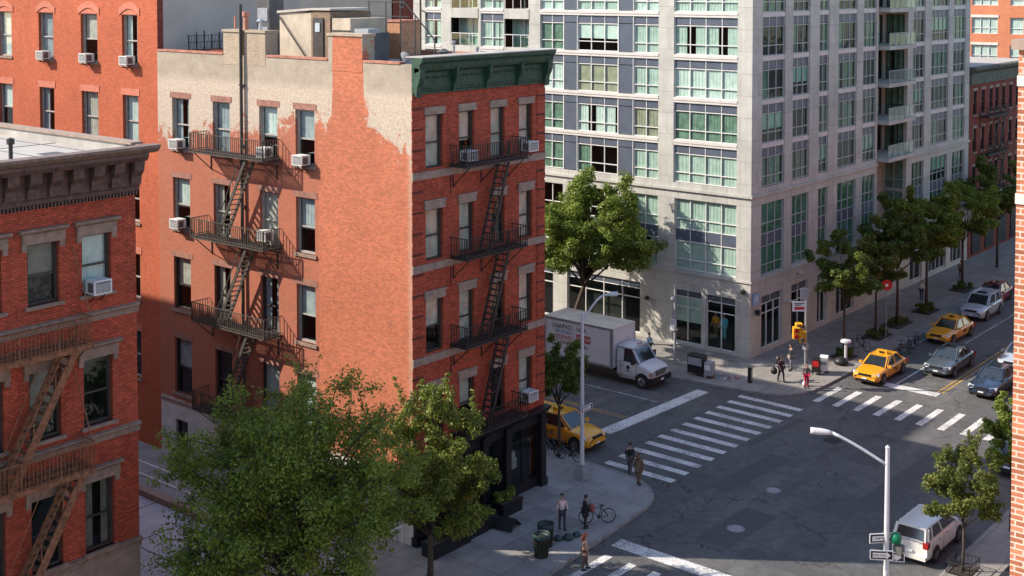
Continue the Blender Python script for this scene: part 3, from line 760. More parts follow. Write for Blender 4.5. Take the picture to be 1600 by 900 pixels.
# ---------- fire escapes
def fire_escape(parent, tf, levels, x0, x1, dep, rail_h, m, stairs, drop, mfloor=None, beam=.07, spacing=.16, bw=.028):
    fe = MB(tf); fe.box(x0, x0+.06, -.06, .0, levels[-1]-.3, levels[-1]-.1)
    root = fe.build('fire_escape', M[m], parent)
    def b(mb, name): 
        o = mb.build(name, [M[m], M[mfloor or m]], root, off=tuple(parent.location)); return o
    for i, z in enumerate(levels):
        mb = MB(tf)
        for y in (-dep, -dep*.5, -.05): mb.bar((x0, y, z), (x1, y, z), .05, 1, beam)
        x = x0
        while x < x1:
            mb.bar((x, -.03, z+.02), (x, -dep, z+.02), .045, 1, .02); x += .1
        mb.bar((x0, -.03, z), (x0, -dep, z), .05, 1, .08); mb.bar((x1, -.03, z), (x1, -dep, z), .05, 1, .08)
        for zz in (z+rail_h, z+rail_h*.5 if rail_h > 2 else z+.12):
            mb.bar((x0, -dep, zz), (x1, -dep, zz), .035); mb.bar((x0, -.02, zz), (x0, -dep, zz), .035); mb.bar((x1, -.02, zz), (x1, -dep, zz), .035)
        x = x0
        while x <= x1+.01:
            mb.bar((x, -dep, z), (x, -dep, z+rail_h), bw if (x-x0) % 1.4 > .1 else .045); x += spacing
        y = -.12
        while y > -dep:
            for xx in (x0, x1): mb.bar((xx, y, z), (xx, y, z+rail_h), bw)
            y -= spacing
        for xx in (x0+.25, (x0+x1)/2, x1-.25):
            mb.bar((xx, -dep+.05, z-.03), (xx, -.02, z-.95), .04); mb.bar((xx, -.03, z), (xx, -.03, z-1.0), .04)
        b(mb, 'balcony')
    for (xa, za, xb, zb, y0, y1) in stairs:
        mb = MB(tf)
        for y in (y0, y1): mb.bar((xa, y, za), (xb, y, zb), .05, 0, .1+beam)
        n = int(abs(za-zb)/.26)
        for k in range(1, n):
            t_ = k/n; x = xa+(xb-xa)*t_; z = za+(zb-za)*t_
            mb.box(min(x-.1, x+.1), max(x-.1, x+.1), min(y0, y1), max(y0, y1), z-.012, z+.012, 1)
        y = y1 if abs(y1) > abs(y0) else y0
        mb.bar((xa, y, za+.85), (xb, y, zb+.85), .035)
        for t_ in (0, .33, .66, 1): mb.bar((xa+(xb-xa)*t_, y, za+(zb-za)*t_), (xa+(xb-xa)*t_, y, za+(zb-za)*t_+.85), .03)
        b(mb, 'stair')
    if drop:
        for (xa, ya, za, xb, yb, zb) in drop:
            mb = MB(tf); mb.bar((xa, ya, za), (xb, yb, zb), .03); b(mb, 'tie_rod')
    return root
lv = [16.6, 12.3, 8.05, 3.55]
X = lambda v: VB-v
st = [(X(48.8), lv[i]-.0, X(51.1), lv[i+1]+.05, -.45, -1.02) for i in range(3)]
fire_escape(ten, tfW, lv, X(53.05), X(47.45), 1.12, .95, 'iron_old', st, [(X(47.5), -1.08, z+.95, X(46.6), -.1, z-.7) for z in lv[:3]])
lv2 = [16.8, 12.62, 8.62, 4.5]
Y = lambda u: u-UL
st = [(Y(45.7), lv2[i], Y(44.3), lv2[i+1]+.05, -.25, -.85) for i in range(3)]
fire_escape(ten, tfS, lv2, Y(42.5), Y(46.85), 1.05, .95, 'iron', st, [(Y(42.55), -.05, z, Y(42.55), -.05, z-1.3) for z in lv2[:3]])

# ---------- window air conditioners
def ac_unit(tf, face, xc, z, label, w=.66, h=.47, d=.5):
    if 'acm' not in CACHE:
        b = MB(); b.box(-w/2, w/2, -d, .05, 0, h, 0)
        b.box(-w/2-.015, w/2+.015, -d-.02, -d+.03, -.01, h+.01, 0)
        g = MB(); g.box(-w/2+.05, w/2-.05, -d-.03, -d-.018, .05, h-.05, 0)
        for k in range(9): zz = .07+k*.035; g.box(-w/2+.05, w/2-.05, -d-.038, -d-.028, zz, zz+.012, 1)
        s = MB()
        for sx in (-w/2-.006, w/2+.001): s.box(sx, sx+.005, -d+.08, -.12, .06, h-.08, 0)
        k = MB(); k.bar((-.2, -.1, -.02), (-.2, -d+.1, -.02), .04); k.bar((.2, -.1, -.02), (.2, -d+.1, -.02), .04); k.bar((-.2, -d+.12, -.02), (-.2, -.02, -.32), .03); k.bar((.2, -d+.12, -.02), (.2, -.02, -.32), .03)
        CACHE['acm'] = (b.mesh('casing', M['ac']), g.mesh('front_grille', [M['grille'], M['ac']]), s.mesh('side_vent', M['grille']), k.mesh('bracket', M['iron']))
    p = tf(xc, 0, z)
    t = thing('air_conditioner', label, 'air conditioner', p, ROT[face], 'window air conditioners')
    for nm, me in zip(('casing', 'front_grille', 'side_vent', 'bracket'), CACHE['acm']): link(nm, me, t)
    return t
ac_unit(tfW, 'W', X(55.35), 16.5, 'air conditioner in the top window of the painted wall farthest from the corner')
ac_unit(tfW, 'W', X(48.35), 16.65, 'air conditioner at the right end of the top side fire escape')
ac_unit(tfW, 'W', X(45.7), 16.5, 'air conditioner in the top painted-wall window right of the side fire escape')
ac_unit(tfW, 'W', X(55.35), 12.35, 'air conditioner one floor down at the far end of the painted wall')
ac_unit(tfW, 'W', X(48.35), 12.6, 'air conditioner at the right end of the middle side fire escape')
ac_unit(tfS, 'S', Y(43.6), 16.95, 'air conditioner behind the railing of the top front fire escape, under green cornice', d=.4)
ac_unit(tfS, 'S', Y(48.0), 16.95, 'air conditioner in the top right window of the green-corniced front')
ac_unit(tfS, 'S', Y(48.0), 4.75, 'air conditioner just above the black shopfront')

# ---------- bright red tenement behind (side wall v 57.3..84)
red = thing('red_tenement', 'bright red brick tenement with arched windows and blank grey end wall behind the corner tenement', 'building', (40.1, 57.3, 0), world=True)
RB = 86.0
tfR = FT(40.13, RB, 'W')
colsR = [(60.55, 59.1), (64.55, 62.9), (68.97, 67.4), (73.6, 72.0), (78.0, 76.5), (82.3, 80.8)]
rowsR = [(20.65, 23.35), (16.3, 18.98), (12.1, 14.75), (7.9, 10.4), (3.6, 6.2)]
mb = MB()
holes = [(RB-a, RB-b, z0, z1) for z0, z1 in rowsR for a, b in colsR if not (a > 75 and z0 < 14)]
facade(mb, tfR, RB-57.31, 0, 26.0, holes, .22, 0, 0, 1)
mb.quad((50, 57.31, 0), (50, RB, 0), (50, RB, 26), (50, 57.31, 26), 0)
mb.quad((40.13, RB, 0), (50, RB, 0), (50, RB, 26), (40.13, RB, 26), 0)
mb.quad((40.13, 57.31, 26), (50, 57.31, 26), (50, RB, 26), (40.13, RB, 26), 2)
mb.build('wall', [M['brick_red'], M['dark'], M['roof_dark']], red)
mb = MB(); mb.quad((40.5, 57.31, 0), (50, 57.31, 0), (50, 57.31, 26), (40.5, 57.31, 26)); mb.build('blank_wall', M['stucco_grey'], red)
mb = MB(); mb.quad((40.13, 57.31, 0), (40.5, 57.31, 0), (40.5, 57.31, 26), (40.13, 57.31, 26)); mb.build('corner_strip', M['brick_dark'], red)
k = 0
for r_, (z0, z1) in enumerate(rowsR):
    for a, b in colsR:
        if a > 75 and z0 < 14: continue
        k += 1
        wdw = window(red, tfR, 'W', RB-a, RB-b, z0, z1, 'sash', .2, 1, ['full', 'sides', 'blind', 'full'][k % 4], ['cur_grey', 'cur_pale', 'cur_beige'][k % 3], 'frame_grey', 'glass_old', k % 5)
        s = MB(); w_ = a-b; h_ = z1-z0
        if r_ == 0:
            n = 9
            for i in range(n):
                t0 = i/n; t1 = (i+1)/n
                f_ = lambda t: (-.22+(w_+.44)*t, h_-.05+.36*math.sin(math.pi*t))
                x0_, zA = f_(t0); x1_, zB = f_(t1)
                s.add([(x0_, -.24, zA), (x1_, -.24, zB), (x1_, -.24, zB+.36), (x0_, -.24, zA+.36), (x0_, -.18, zA), (x1_, -.18, zB), (x1_, -.18, zB+.36), (x0_, -.18, zA+.36)], [(0,1,2,3),(3,2,6,7),(0,4,5,1),(0,3,7,4),(1,5,6,2)])
            # brick infill under the arch
            s.add([(0, -.205, h_-.01)]+[(w_*i/8, -.205, h_+.24*math.sin(math.pi*i/8)) for i in range(9)]+[(w_, -.205, h_-.01)], [tuple(range(11))])
            s.build('arch', M['brick_arch'], wdw)
        else:
            s.box(-.14, w_+.14, -.225, -.1, h_, h_+.36); s.build('lintel', M['brick_arch'], wdw)
        s = MB(); s.box(-.1, w_+.1, -.27, -.1, -.14, 0); s.build('sill', M['brownstone2'], wdw)
for v, lab in ((59.75, 'air conditioner in the arched top window nearest the blank grey wall'), (63.65, 'air conditioner in the middle arched top window of the bright red wall'), (68.1, 'air conditioner in the third arched top window from the grey wall')):
    ac_unit(tfR, 'W', RB-v, 20.65, lab)
t = thing('roof_fence', 'dark wire fence and stacked timber on the roof edge before the grey wall', 'fence', (41.5, 56.5, 21.12), world=True)
mb = MB()
for i in range(12): mb.bar((41.3+i*.5, 56.2, 21.12), (41.3+i*.5, 56.2, 22.3+.1*(i % 3)), .05)
for z in (21.5, 21.9, 22.25): mb.bar((41.2, 56.2, z), (47, 56.2, z), .03)
for i in range(26): mb.bar((41.3+i*.22, 56.2, 21.2), (41.5+i*.22, 56.2, 22.25), .015)
mb.build('fence_panel', M['iron'], t)
mb = MB()
for i in range(5): mb.bar((41.0, 53.9, 21.2+i*.09), (41.2, 52.3-.1*i, 21.25+i*.09), .1)
mb.build('timber', M['brick_dark'], t)

# ---------- low building between, yard, foreground-left tenement
low = thing('low_extension', 'one-storey building with grey flat roof between the two red tenements', 'building', (26.2, 41, 0), world=True)
mb = MB(); mb.box(26.2, 32.3, 39.7, 60, 0, 2.7, 0); mb.build('wall', M['black'], low)
mb = MB(); mb.box(26.25, 32.0, 39.75, 60, 2.7, 2.73)
for v in (43.5, 46.2, 49.0, 51.8, 55): mb.box(26.25, 32, v, v+.03, 2.73, 2.745, 1)
mb.box(29, 29.03, 39.8, 60, 2.73, 2.745, 1)
mb.build('roof', [M['roof_slate'], M['roof_dark']], low)
mb = MB(); mb.box(32.0, 32.35, 39.7, 60, 2.7, 3.0); mb.build('parapet', M['brownstone'], low)
t = thing('roof_handrail', 'two white pipe handrails along the edge of the low grey roof', 'railing', (32.2, 41, 3.3), world=True)
mb = MB(); mb.tube([(32.2, 41.2, 4.15), (32.2, 56, 4.15)], .035, 8); mb.tube([(32.2, 41.2, 3.6), (32.2, 56, 3.6)], .045, 8)
mb.build('rail', M['white'], t)
for v in (41.3, 45, 48.7, 52.4, 56):
    mb = MB(); mb.tube([(32.2, v, 3.3), (32.2, v, 4.15)], .03, 6); mb.build('post', M['white'], t)
t = thing('yard_rail', 'white pipe rail across the yard beside the tenement foot', 'railing', (33, 39.2, 0), world=True)
mb = MB(); mb.tube([(33, 39.2, 1.0), (40.0, 39.2, 1.0)], .04, 8); mb.build('rail', M['white'], t)
for u in (33, 35.3, 37.6, 39.9):
    mb = MB(); mb.tube([(u, 39.2, .13), (u, 39.2, 1.0)], .03, 6); mb.build('post', M['white'], t)

lb = thing('foreground_tenement', 'deep red brick tenement with brown bracketed cornice and rusty fire escape at the left edge', 'building', (26.1, 38.7, 0), world=True)
U0 = 6.0; UE = 26.1
tfL = FT(U0, 38.7, 'S'); Z = lambda u: u-U0
colsL = [(23.97, 25.1), (21.97, 23.12), (19.95, 21.08), (17.9, 19.05), (15.8, 16.95), (13.7, 14.85), (11.6, 12.75)]
rowsL = [(14.4, 16.45), (9.85, 12.18), (5.45, 7.9)]
mb = MB(); holes = [(Z(a), Z(b), z0, z1) for z0, z1 in rowsL for a, b in colsL]
facade(mb, tfL, UE-U0, 5.2, 19.2, holes, .22, 0, 0, 1)
mb.quad((UE, 38.7, 0), (UE, 70, 0), (UE, 70, 19.35), (UE, 38.7, 19.35), 0)
mb.quad((U0, 38.7, 0), (U0, 70, 0), (U0, 70, 19.2), (U0, 38.7, 19.2), 0)
mb.quad((U0, 70, 0), (UE, 70, 0), (UE, 70, 19.2), (U0, 70, 19.2), 0)
mb.build('wall', [M['brick_left'], M['dark']], lb)
mb = MB(tfL); mb.box(0, UE-U0, -.04, .3, 0, 5.2); mb.build('base', M['tanstone'], lb)
mb = MB(); mb.quad((U0, 38.7, 19.1), (UE, 38.7, 19.1), (UE, 70, 19.1), (U0, 70, 19.1), 0)
for u in np.arange(8, 26, 1.9): mb.box(u, u+.05, 39, 70, 19.1, 19.112, 1)
for v in (43.1, 50.4): mb.box(U0, UE-.4, v, v+.05, 19.1, 19.115, 1)
mb.box(23.6, 24.4, 39.6, 40.9, 19.1, 19.105, 1)
mb.build('roof', [M['roof_pale'], M['roof_dark']], lb)
mb = MB(); mb.box(UE-.35, UE+.02, 38.7, 70, 19.1, 19.42); mb.build('parapet', M['roof_silver'], lb)
mb = MB(); mb.box(UE-.42, UE+.08, 38.3, 70, 19.42, 19.5)
mb.build('coping', M['brownstone'], lb)
mb = MB(tfL); WL = UE-U0
mb.extrude_x([(.05, 17.75), (-.1, 17.75), (-.12, 17.9), (-.18, 17.95), (-.18, 18.75), (-.62, 18.85), (-.72, 19.0), (-.72, 19.12), (-.05, 19.15)], 0, WL+.1, 0)
mb.build('cornice', M['cornice_brown'], lb)
mb = MB(tfL); mb.extrude_x([(-.6, 19.1), (-.8, 19.15), (-.95, 19.3), (-.95, 19.4), (-.55, 19.42), (-.1, 19.3)], 0, WL+.42, 0); mb.build('gutter', M['cornice_rim'], lb)
i = 0
x = WL-.15
while x > 8:
    s = MB(tfL); s.extrude_x([(-.17, 17.98), (-.3, 18.0), (-.34, 18.3), (-.5, 18.5), (-.55, 18.84), (-.17, 18.84)], x-.2, x+.2); s.build('cornice_bracket', M['cornice_brown'], lb); x -= .78
mb = MB(tfL)
x = 6
while x < WL:
    mb.box(x, x+.06, -.14, -.02, 17.6, 17.75); x += .13
mb.build('dentil', M['cornice_brown'], lb)
mb = MB(tfL)
for z in (13.75, 9.5, 5.35): mb.extrude_x([(.02, z-.3), (-.06, z-.3), (-.08, z-.12), (-.16, z-.05), (-.16, z+.02), (.02, z+.05)], 0, WL+.04)
mb.build('string_course', M['brownstone2'], lb)
cL = ['blindfull', 'halfdown', 'full', '', 'full', 'sides', 'full']
for r_, (z0, z1) in enumerate(rowsL):
    for c_, (a, b) in enumerate(colsL):
        cu = [['full', 'blind', 'full'], ['', 'halfdown', ''], ['sides', '', '']][r_][c_] if c_ < 3 else ''
        cm = [['cur_pale', 'cur_brown', 'cur_brown'], ['cur_beige', 'cur_brown', 'cur_beige'], ['cur_brown', 'cur_brown', 'cur_beige']][r_][c_] if c_ < 3 else 'cur_beige'
        wdw = window(lb, tfL, 'S', Z(a), Z(b), z0, z1, 'sash', .17, 1, cu, cm, 'frame_dark', 'glass_old', r_*7+c_)
        w_ = b-a; h_ = z1-z0
        s = MB(); s.box(-.2, w_+.2, -.27, -.1, h_, h_+.34); s.box(-.2, -.02, -.24, -.1, h_-.22, h_); s.box(w_+.02, w_+.2, -.24, -.1, h_-.22, h_); s.extrude_x([(-.1, h_+.34), (-.3, h_+.36), (-.38, h_+.44), (-.38, h_+.5), (-.1, h_+.52)], -.3, w_+.3)
        s.build('lintel', M['brownstone2'], wdw)
        if r_ < 3:
            s = MB(); s.box(-.12, w_+.12, -.3, -.05, -.12, 0); s.build('sill', M['brownstone2'], wdw)
lvL = [12.95, 8.75]
fire_escape(lb, tfL, lvL, Z(14.0), Z(23.65), 1.15, .98, 'rust', [(Z(23.1), 12.95, Z(20.7), 8.8, -.3, -1.05), (Z(23.3), 8.75, Z(20.9), 4.6, -.3, -1.05)],
            [(Z(23.6), -1.1, z+.98, Z(23.6), -.05, z+3.2) for z in lvL]+[(Z(21.8), -1.1, z, Z(20.6), -.1, z-4.0) for z in lvL], spacing=.14, bw=.018, beam=.17)
ac_unit(tfL, 'S', Z(24.45), 14.45, 'large white air conditioner in the top right window of the left-edge tenement')
# roof gear on the foreground roof
t = thing('roof_bollard', 'small black pipe vent on the pale roof at the left edge', 'roof vent', (22.3, 40.2, 19.1))
mb = MB(); mb.lathe([(.1, 0), (.07, .05), (.07, .5), (.13, .52), (.13, .7), (.02, .74)], 10); mb.build('pipe', M['iron'], t)

# unseen block, added out of frame to shade the side walls
nb = thing('shade_block', 'tall plain brick block added unseen beyond the left edge to cast shade', 'building', (26.3, 70.2, 0), world=True)
mb = MB(); mb.box(6, 26.3, 70.2, 96, 0, 25.0); mb.build('wall', M['brick_red'], nb)

# ---------- backdrop buildings
t = thing('tan_block', 'tall blank tan stucco building behind the tenement roof', 'building', (71, 90, 0), world=True)
mb = MB(); mb.box(71, 90.4, 90, 104, 0, 33); mb.build('wall', M['stucco_tan'], t)
for z in (24.9, 27.5): 
    pass
mb = MB()
for u in (73.8, 76.2): mb.box(u, u+.35, 89.6, 89.95, 18, 33)
mb.build('chimney_duct', M['iron'], t)
t = thing('maroon_block', 'dark red brick building with two tiny windows between tan wall and tall glass block', 'building', (90.6, 90, 0), world=True)
mb = MB(); tfm = FT(90.6, 90, 'S')
facade(mb, tfm, 12, 0, 33, [(.9, 1.6, 22.6, 24.4), (3.3, 4.2, 23.9, 26.3), (3.2, 4.6, 20.2, 21.8)], .15, 0, 0, 1)
mb.quad((90.6, 90, 0), (90.6, 104, 0), (90.6, 104, 33), (90.6, 90, 33), 0); mb.quad((90.6, 90, 33), (102.6, 90, 33), (102.6, 104, 33), (90.6, 104, 33), 0)
mb.build('wall', [M['brick_dark'], M['dark']], t)
for (a, b, c, d) in ((.9, 1.6, 22.6, 24.4), (3.3, 4.2, 23.9, 26.3), (3.2, 4.6, 20.2, 21.8)): window(t, tfm, 'S', a, b, c, d, 'sash', .12, 1, '', 'cur_grey', 'frame_grey', 'glass_old', 1)

# ---------- tall stone and glass apartment block
TU, TV = 74.8, 41.2
TT = 26.4
tall = thing('apartment_block', 'tall pale stone apartment block with green glass windows and slate panels across the street', 'building', (TU, TV, 0), world=True)
tfA = FT(TU, 72.0, 'W'); A = lambda v: 72.0-v
tfB = FT(TU, TV, 'S'); B = lambda u: u-TU
floors = [11.38+2.93*i for i in range(5)]     # window bottoms; each about 2.0 high
WH = 2.0
mb = MB()
colA_hi = [(47.25, 42.3), (58.95, 48.5), (64.8, 62.5), (70.7, 68.95)]
balA = [(62.42, 60.0), (67.92, 65.05)]
holesA = [(A(a), A(b), 11.35, 25.9) for a, b in colA_hi] + [(A(a), A(b), 11.35, 25.9) for a, b in balA]
facade(mb, tfA, A(TV), 10.8, TT, holesA, .12, 0)
# podium storeys
podA = [(47.15, 42.3, 4), (50.7, 48.5, 2), (55.6, 51.9, 3), (58.9, 56.8, 2), (62.4, 60.0, 2), (67.0, 63.5, 3)]
shopA = [(44.6, 42.35), (47.25, 44.95), (56.4, 49.95), (60.3, 57.7), (66, 61.5)]
hp = [(A(a), A(b), 5.4, 10.25) for a, b, _ in podA] + [(A(a), A(b), .3, 3.95) for a, b in shopA]
facade(mb, tfA, A(TV), 0, 10.8, hp, .16, 0)
# right face
colB = [(76.2, 79.4, 3), (80.55, 83.1, 3), (84.6, 86.12, 2), (87.7, 90.85, 3), (92.0, 94.4, 3), (101.6, 104.1, 3), (105.55, 109.4, 4), (110.5, 113.4, 3)]
hb1 = [(B(a), B(b), 11.35, 25.9) for a, b, _ in colB[:5]] + [(B(a), B(b), 5.4, 10.25) for a, b, _ in colB[:5]]
shopB = [(76.3, 79.25), (80.6, 83.1), (84.6, 86.1), (87.7, 90.8), (101.5, 104), (105.5, 109.4), (110.5, 113.4)]
hb1 += [(B(a), B(b), .4, 4.0) for a, b in shopB[:4]]
facade(mb, tfB, B(94.7), 0, TT, hb1, .14, 0)
hb2 = [(B(a), B(b), 11.35, 25.9) for a, b, _ in colB[5:]] + [(B(a), B(b), 5.4, 10.25) for a, b, _ in colB[5:]] + [(B(a), B(b), .4, 4.0) for a, b in shopB[4:]]
facade(mb, tfB, B(114.5), 0, TT, hb2, .14, 0, x00=B(100.5))
# notch base, cheeks
mb.quad((94.7, TV, 0), (100.5, TV, 0), (100.5, TV, 5.5), (94.7, TV, 5.5)); mb.quad((94.7, TV, 5.5), (100.5, TV, 5.5), (100.5, TV+.3, 5.5), (94.7, TV+.3, 5.5))
mb.quad((94.7, TV+.3, 5.0), (100.5, TV+.3, 5.0), (100.5, TV+2, 5.0), (94.7, TV+2, 5.0))
mb.quad((94.7, TV, 5), (94.7, TV+2, 5), (94.7, TV+2, TT), (94.7, TV, TT)); facade(mb, FT(100.5, TV+2, 'W'), 2.0, 5, TT, [(.12, 1.7, z, z+2.35) for z in floors+[8.2, 5.7]], .1, 0)
nh = [(B(95.0), B(97.4), z, z+WH+.2) for z in [5.5, 8.2]+floors] + [(B(97.7), B(100.2), z, z+2.3) for z in floors]
facade(mb, lambda x, y, z: (TU+x, TV+2+y, z), B(100.5), 5, TT, nh, .12, 0, x00=B(94.7))
# other faces
mb.quad((114.5, TV, 0), (114.5, 72, 0), (114.5, 72, TT), (114.5, TV, TT)); mb.quad((TU, 72, 0), (114.5, 72, 0), (114.5, 72, TT), (TU, 72, TT))
mb.quad((TU, TV, TT-.3), (114.5, TV, TT-.3), (114.5, 72, TT-.3), (TU, 72, TT-.3))
mb.build('wall', M['limestone'], tall)
# dark rooms behind the glass: one liner wall set in
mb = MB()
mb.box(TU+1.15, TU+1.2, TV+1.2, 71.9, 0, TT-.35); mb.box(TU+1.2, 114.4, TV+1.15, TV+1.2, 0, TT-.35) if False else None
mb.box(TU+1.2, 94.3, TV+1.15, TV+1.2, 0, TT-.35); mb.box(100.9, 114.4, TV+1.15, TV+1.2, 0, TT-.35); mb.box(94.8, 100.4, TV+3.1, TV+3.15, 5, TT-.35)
for z in [5.2, 8.1, 10.9]+[f-.6 for f in floors[1:]]:
    mb.box(TU+.25, TU+1.15, TV+.3, 71.9, z-.1, z, 0)
    mb.box(TU+1.2, 94.3, TV+.25, TV+1.15, z-.1, z, 0); mb.box(100.9, 114.4, TV+.25, TV+1.15, z-.1, z, 0)
for v in (42.25, 47.5, 51.3, 56.2, 59.5, 63.0, 68.4): mb.box(TU+.2, TU+1.15, v, v+.08, 0, TT-.4)
for u in (79.9, 83.8, 86.9, 91.4, 104.8, 109.9): mb.box(u, u+.08, TV+.2, TV+1.15, 0, TT-.4)
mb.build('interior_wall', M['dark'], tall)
rr = random.Random(21)
KIND = [('full', 'cur_green'), ('full', 'cur_pale'), ('sides', 'cur_green'), ('blind', 'cur_pale'), ('', 'cur_green'), ('full', 'cur_olive'), ('blindfull', 'cur_olive'), ('full', 'cur_green'), ('sides', 'cur_pale'), ('full', 'cur_dgreen'), ('half', 'cur_dgreen')]
TW = MB(tfA)
def spandrel(parent_w, w, n, zlo, zhi, bandlo=True, y=-.05):
    s = MB(); s.box(0, w, .02, .08, zlo, zhi); s.build('spandrel', M['spandrel'], parent_w)
    s = MB()
    for i in range(n+1):
        x = min(max(w*i/n-.022, 0), w-.045); s.box(x, x+.045, -.005, .018, zlo, zhi)
    s.build('mullion', M['frame_white'], parent_w)
def bayband(name, mb):
    pass
# upper floors, left face:  (a,b,n)
upA = [(47.25, 42.3, 4), (50.6, 48.5, 2), (55.5, 51.95, 3), (58.95, 56.8, 2), (64.8, 62.5, 2), (70.7, 68.95, 2)]
look = {  # kind per floor from top, per bay, following the photograph
 4: [7, 1, 0, 1, 0, 2], 3: [2, 7, 3, 9, 0, 2], 2: [1, 0, 6, 1, 0, 3], 1: [9, 5, 8, 9, 0, 0], 0: [0, 0, 10, 9, 0, 0]}
for fi, z in enumerate(floors):
    for bi, (a, b, n) in enumerate(upA):
        cu, cm = KIND[look[fi][bi]]
        o = window(tall, tfA, 'W', A(a), A(b), z, z+WH, 'modern', .1, n, cu, cm, 'frame_white', 'glass_green', fi % 3)
        spandrel(o, a-b, n, WH+.03, WH+.55)
    # slate vertical panels between bays
    for a, b in ((51.93, 50.62), (56.78, 55.52)):
        s = MB(tfA); s.box(A(a)+.03, A(b)-.03, .07, .12, z+.02, z+WH); s.box(A(a), A(b), .07, .12, z+WH+.05, z+WH+.53); s.build('slate_panel', M['spandrel'], tall)
        s = MB(tfA); s.box(A(a), A(a)+.04, .04, .1, z, z+WH+.5); s.box(A(b)-.04, A(b), .04, .1, z, z+WH+.5); s.build('panel_trim', M['frame_white'], tall)
    # white floor bands
    for a, b in ((47.25, 42.3), (58.95, 48.5), (64.8, 62.5), (70.7, 68.95)):
        if fi == 0: continue
        s = MB(tfA); s.box(A(a)+.01, A(b)-.01, -.03, .12, z-.2, z-.005); s.box(A(a)+.01, A(b)-.01, .01, .12, z-.37, z-.2); s.build('floor_band', M['band'], tall)
    # balconies on the left
    for a, b in balA:
        s = MB(tfA); s.box(A(a)+.01, A(b)-.01, -.02, 1.4, z-.35, z+.02); s.box(A(a)+.01, A(b)-.01, -.04, .1, z-.75, z-.02) ; o = s.build('balcony', M['limestone'], tall)
        s = MB(tfA); s.box(A(a)+.03, A(b)-.03, .02, .05, z+.95, z+1.0)
        for i in range(4): xx = A(a)+.03+(a-b-.1)*i/3; s.box(xx, xx+.04, .02, .06, z, z+.97)
        s.build('railing', M['frame_white'], o, off=tuple(tall.location))
        s = MB(tfA); s.box(A(a)+.05, A(b)-.05, .03, .045, z+.05, z+.93); s.build('balustrade_glass', M['glass_green'], o, off=tuple(tall.location))
        window(tall, lambda x, y, z_: tfA(x, y+.9, z_), 'W', A(a)+.02, A(b)-.02, z, z+2.2, 'modern', .05, 2, KIND[(fi*3) % 9][0], 'cur_green', 'frame_white', 'glass_green', 2, 'balcony_window')
# podium left
for a, b, n in podA:
    for k, (z0, z1) in enumerate(((8.15, 10.25), (5.4, 7.35))):
        cu, cm = ('full', 'cur_green') if a < 48 or (a < 51 and k == 0) else [('', 'cur_green'), ('sides', 'cur_green')][k]
        o = window(tall, tfA, 'W', A(a), A(b), z0, z1, 'modern', .13, n, cu, cm, 'frame_white', 'glass_green', 4)
        if k == 1: spandrel(o, a-b, n, 1.97, 2.72)
for (a, b) in shopA:
    n = max(2, round((a-b)/1.45)); tl = a < 45.5 or True
    o = window(tall, tfA, 'W', A(a), A(b), .3, 3.5, 'shop', .14, n, 'blind' if 44 < b < 45 else '', 'cur_green', 'frame_white', 'glass_green', 6, 'shop_window')
    spandrel(o, a-b, n, 3.2, 3.64)
# right face windows; its shade is put into darker glass, frames, curtains
KB = [('sides', 'cur_dgreen'), ('full', 'cur_dgreen'), ('', 'cur_green'), ('sides', 'cur_brown'), ('half', 'cur_dgreen'), ('sides', 'cur_olive'), ('blind', 'cur_green'), ]
for bi, (a, b, n) in enumerate(colB):
    for fi, z in enumerate(floors):
        cu, cm = KB[(bi*3+fi*5+rr.randint(0, 1)) % 7]
        o = window(tall, tfB, 'S', B(a), B(b), z, z+WH, 'modern', .12, n, cu, cm, 'frame_shade', 'glass_shade', fi % 3)
        spandrel(o, b-a, n, WH+.03, WH+.6)
        if fi:
            s = MB(); s.box(.01, b-a-.01, -.08, .0, -.32, -.01); s.build('floor_band', M['band'], o)
    for k, (z0, z1) in enumerate(((8.15, 10.25), (5.4, 7.35))):
        cu, cm = ('full', 'cur_dgreen') if bi < 5 else KB[(bi+k) % 7]
        o = window(tall, tfB, 'S', B(a), B(b), z0, z1, 'modern', .13, n, cu, cm, 'frame_shade', 'glass_shade', 3)
        if k == 1: spandrel(o, b-a, n, 1.97, 2.72)
for (a, b) in shopB:
    o = window(tall, tfB, 'S', B(a), B(b), .4, 3.45, 'shop', .14, max(2, round((b-a)/1.0)), '', 'cur_green', 'frame_white', 'glass_shop', 6, 'shop_window')
    spandrel(o, b-a, 2, 3.05, 3.6)
tfN = lambda x, y, z: (TU+x, TV+2+y, z)
for i, z in enumerate([5.5, 8.2]+floors):
    window(tall, tfN, 'S', B(95.0), B(97.4), z, z+WH+.2, 'modern', .08, 2, KB[i % 7][0], 'cur_green', 'frame_shade', 'glass_shade', 2)
for i, z in enumerate(floors+[8.2, 5.7]):
    window(tall, FT(100.5, TV+2, 'W'), 'W', .12, 1.7, z, z+2.35, 'modern', .06, 3 if i < 5 else 2, 'full' if i > 4 or i % 2 else 'sides', 'cur_dgreen', 'frame_dark' if i < 5 else 'frame_shade', 'glass_green', 2, 'balcony_door')
for i, z in enumerate(floors):
    window(tall, tfN, 'S', B(97.7), B(100.2), z, z+2.3, 'modern', .08, 3, KB[(i+2) % 7][0], 'cur_green', 'frame_dark', 'glass_green', 2, 'balcony_window')
    s = MB(tfB); s.box(B(95.2), B(100.45), -.75, 1.98, z-.32, z-.02); o = s.build('balcony', M['limestone'], tall)
    if i < 5:
        s = MB(tfB); s.box(B(95.25), B(100.4), -.7, -.66, z+.95, z+1.0)
        for k in range(6): xx = B(95.25)+k*1.02; s.box(xx, xx+.04, -.7, -.66, z-.02, z+.97)
        s.build('railing', M['steel_grey'], o, off=tuple(tall.location))
        s = MB(tfB); s.box(B(95.3), B(100.35), -.685, -.672, z+.02, z+.93); s.build('balustrade_glass', M['glass_green'], o, off=tuple(tall.location))
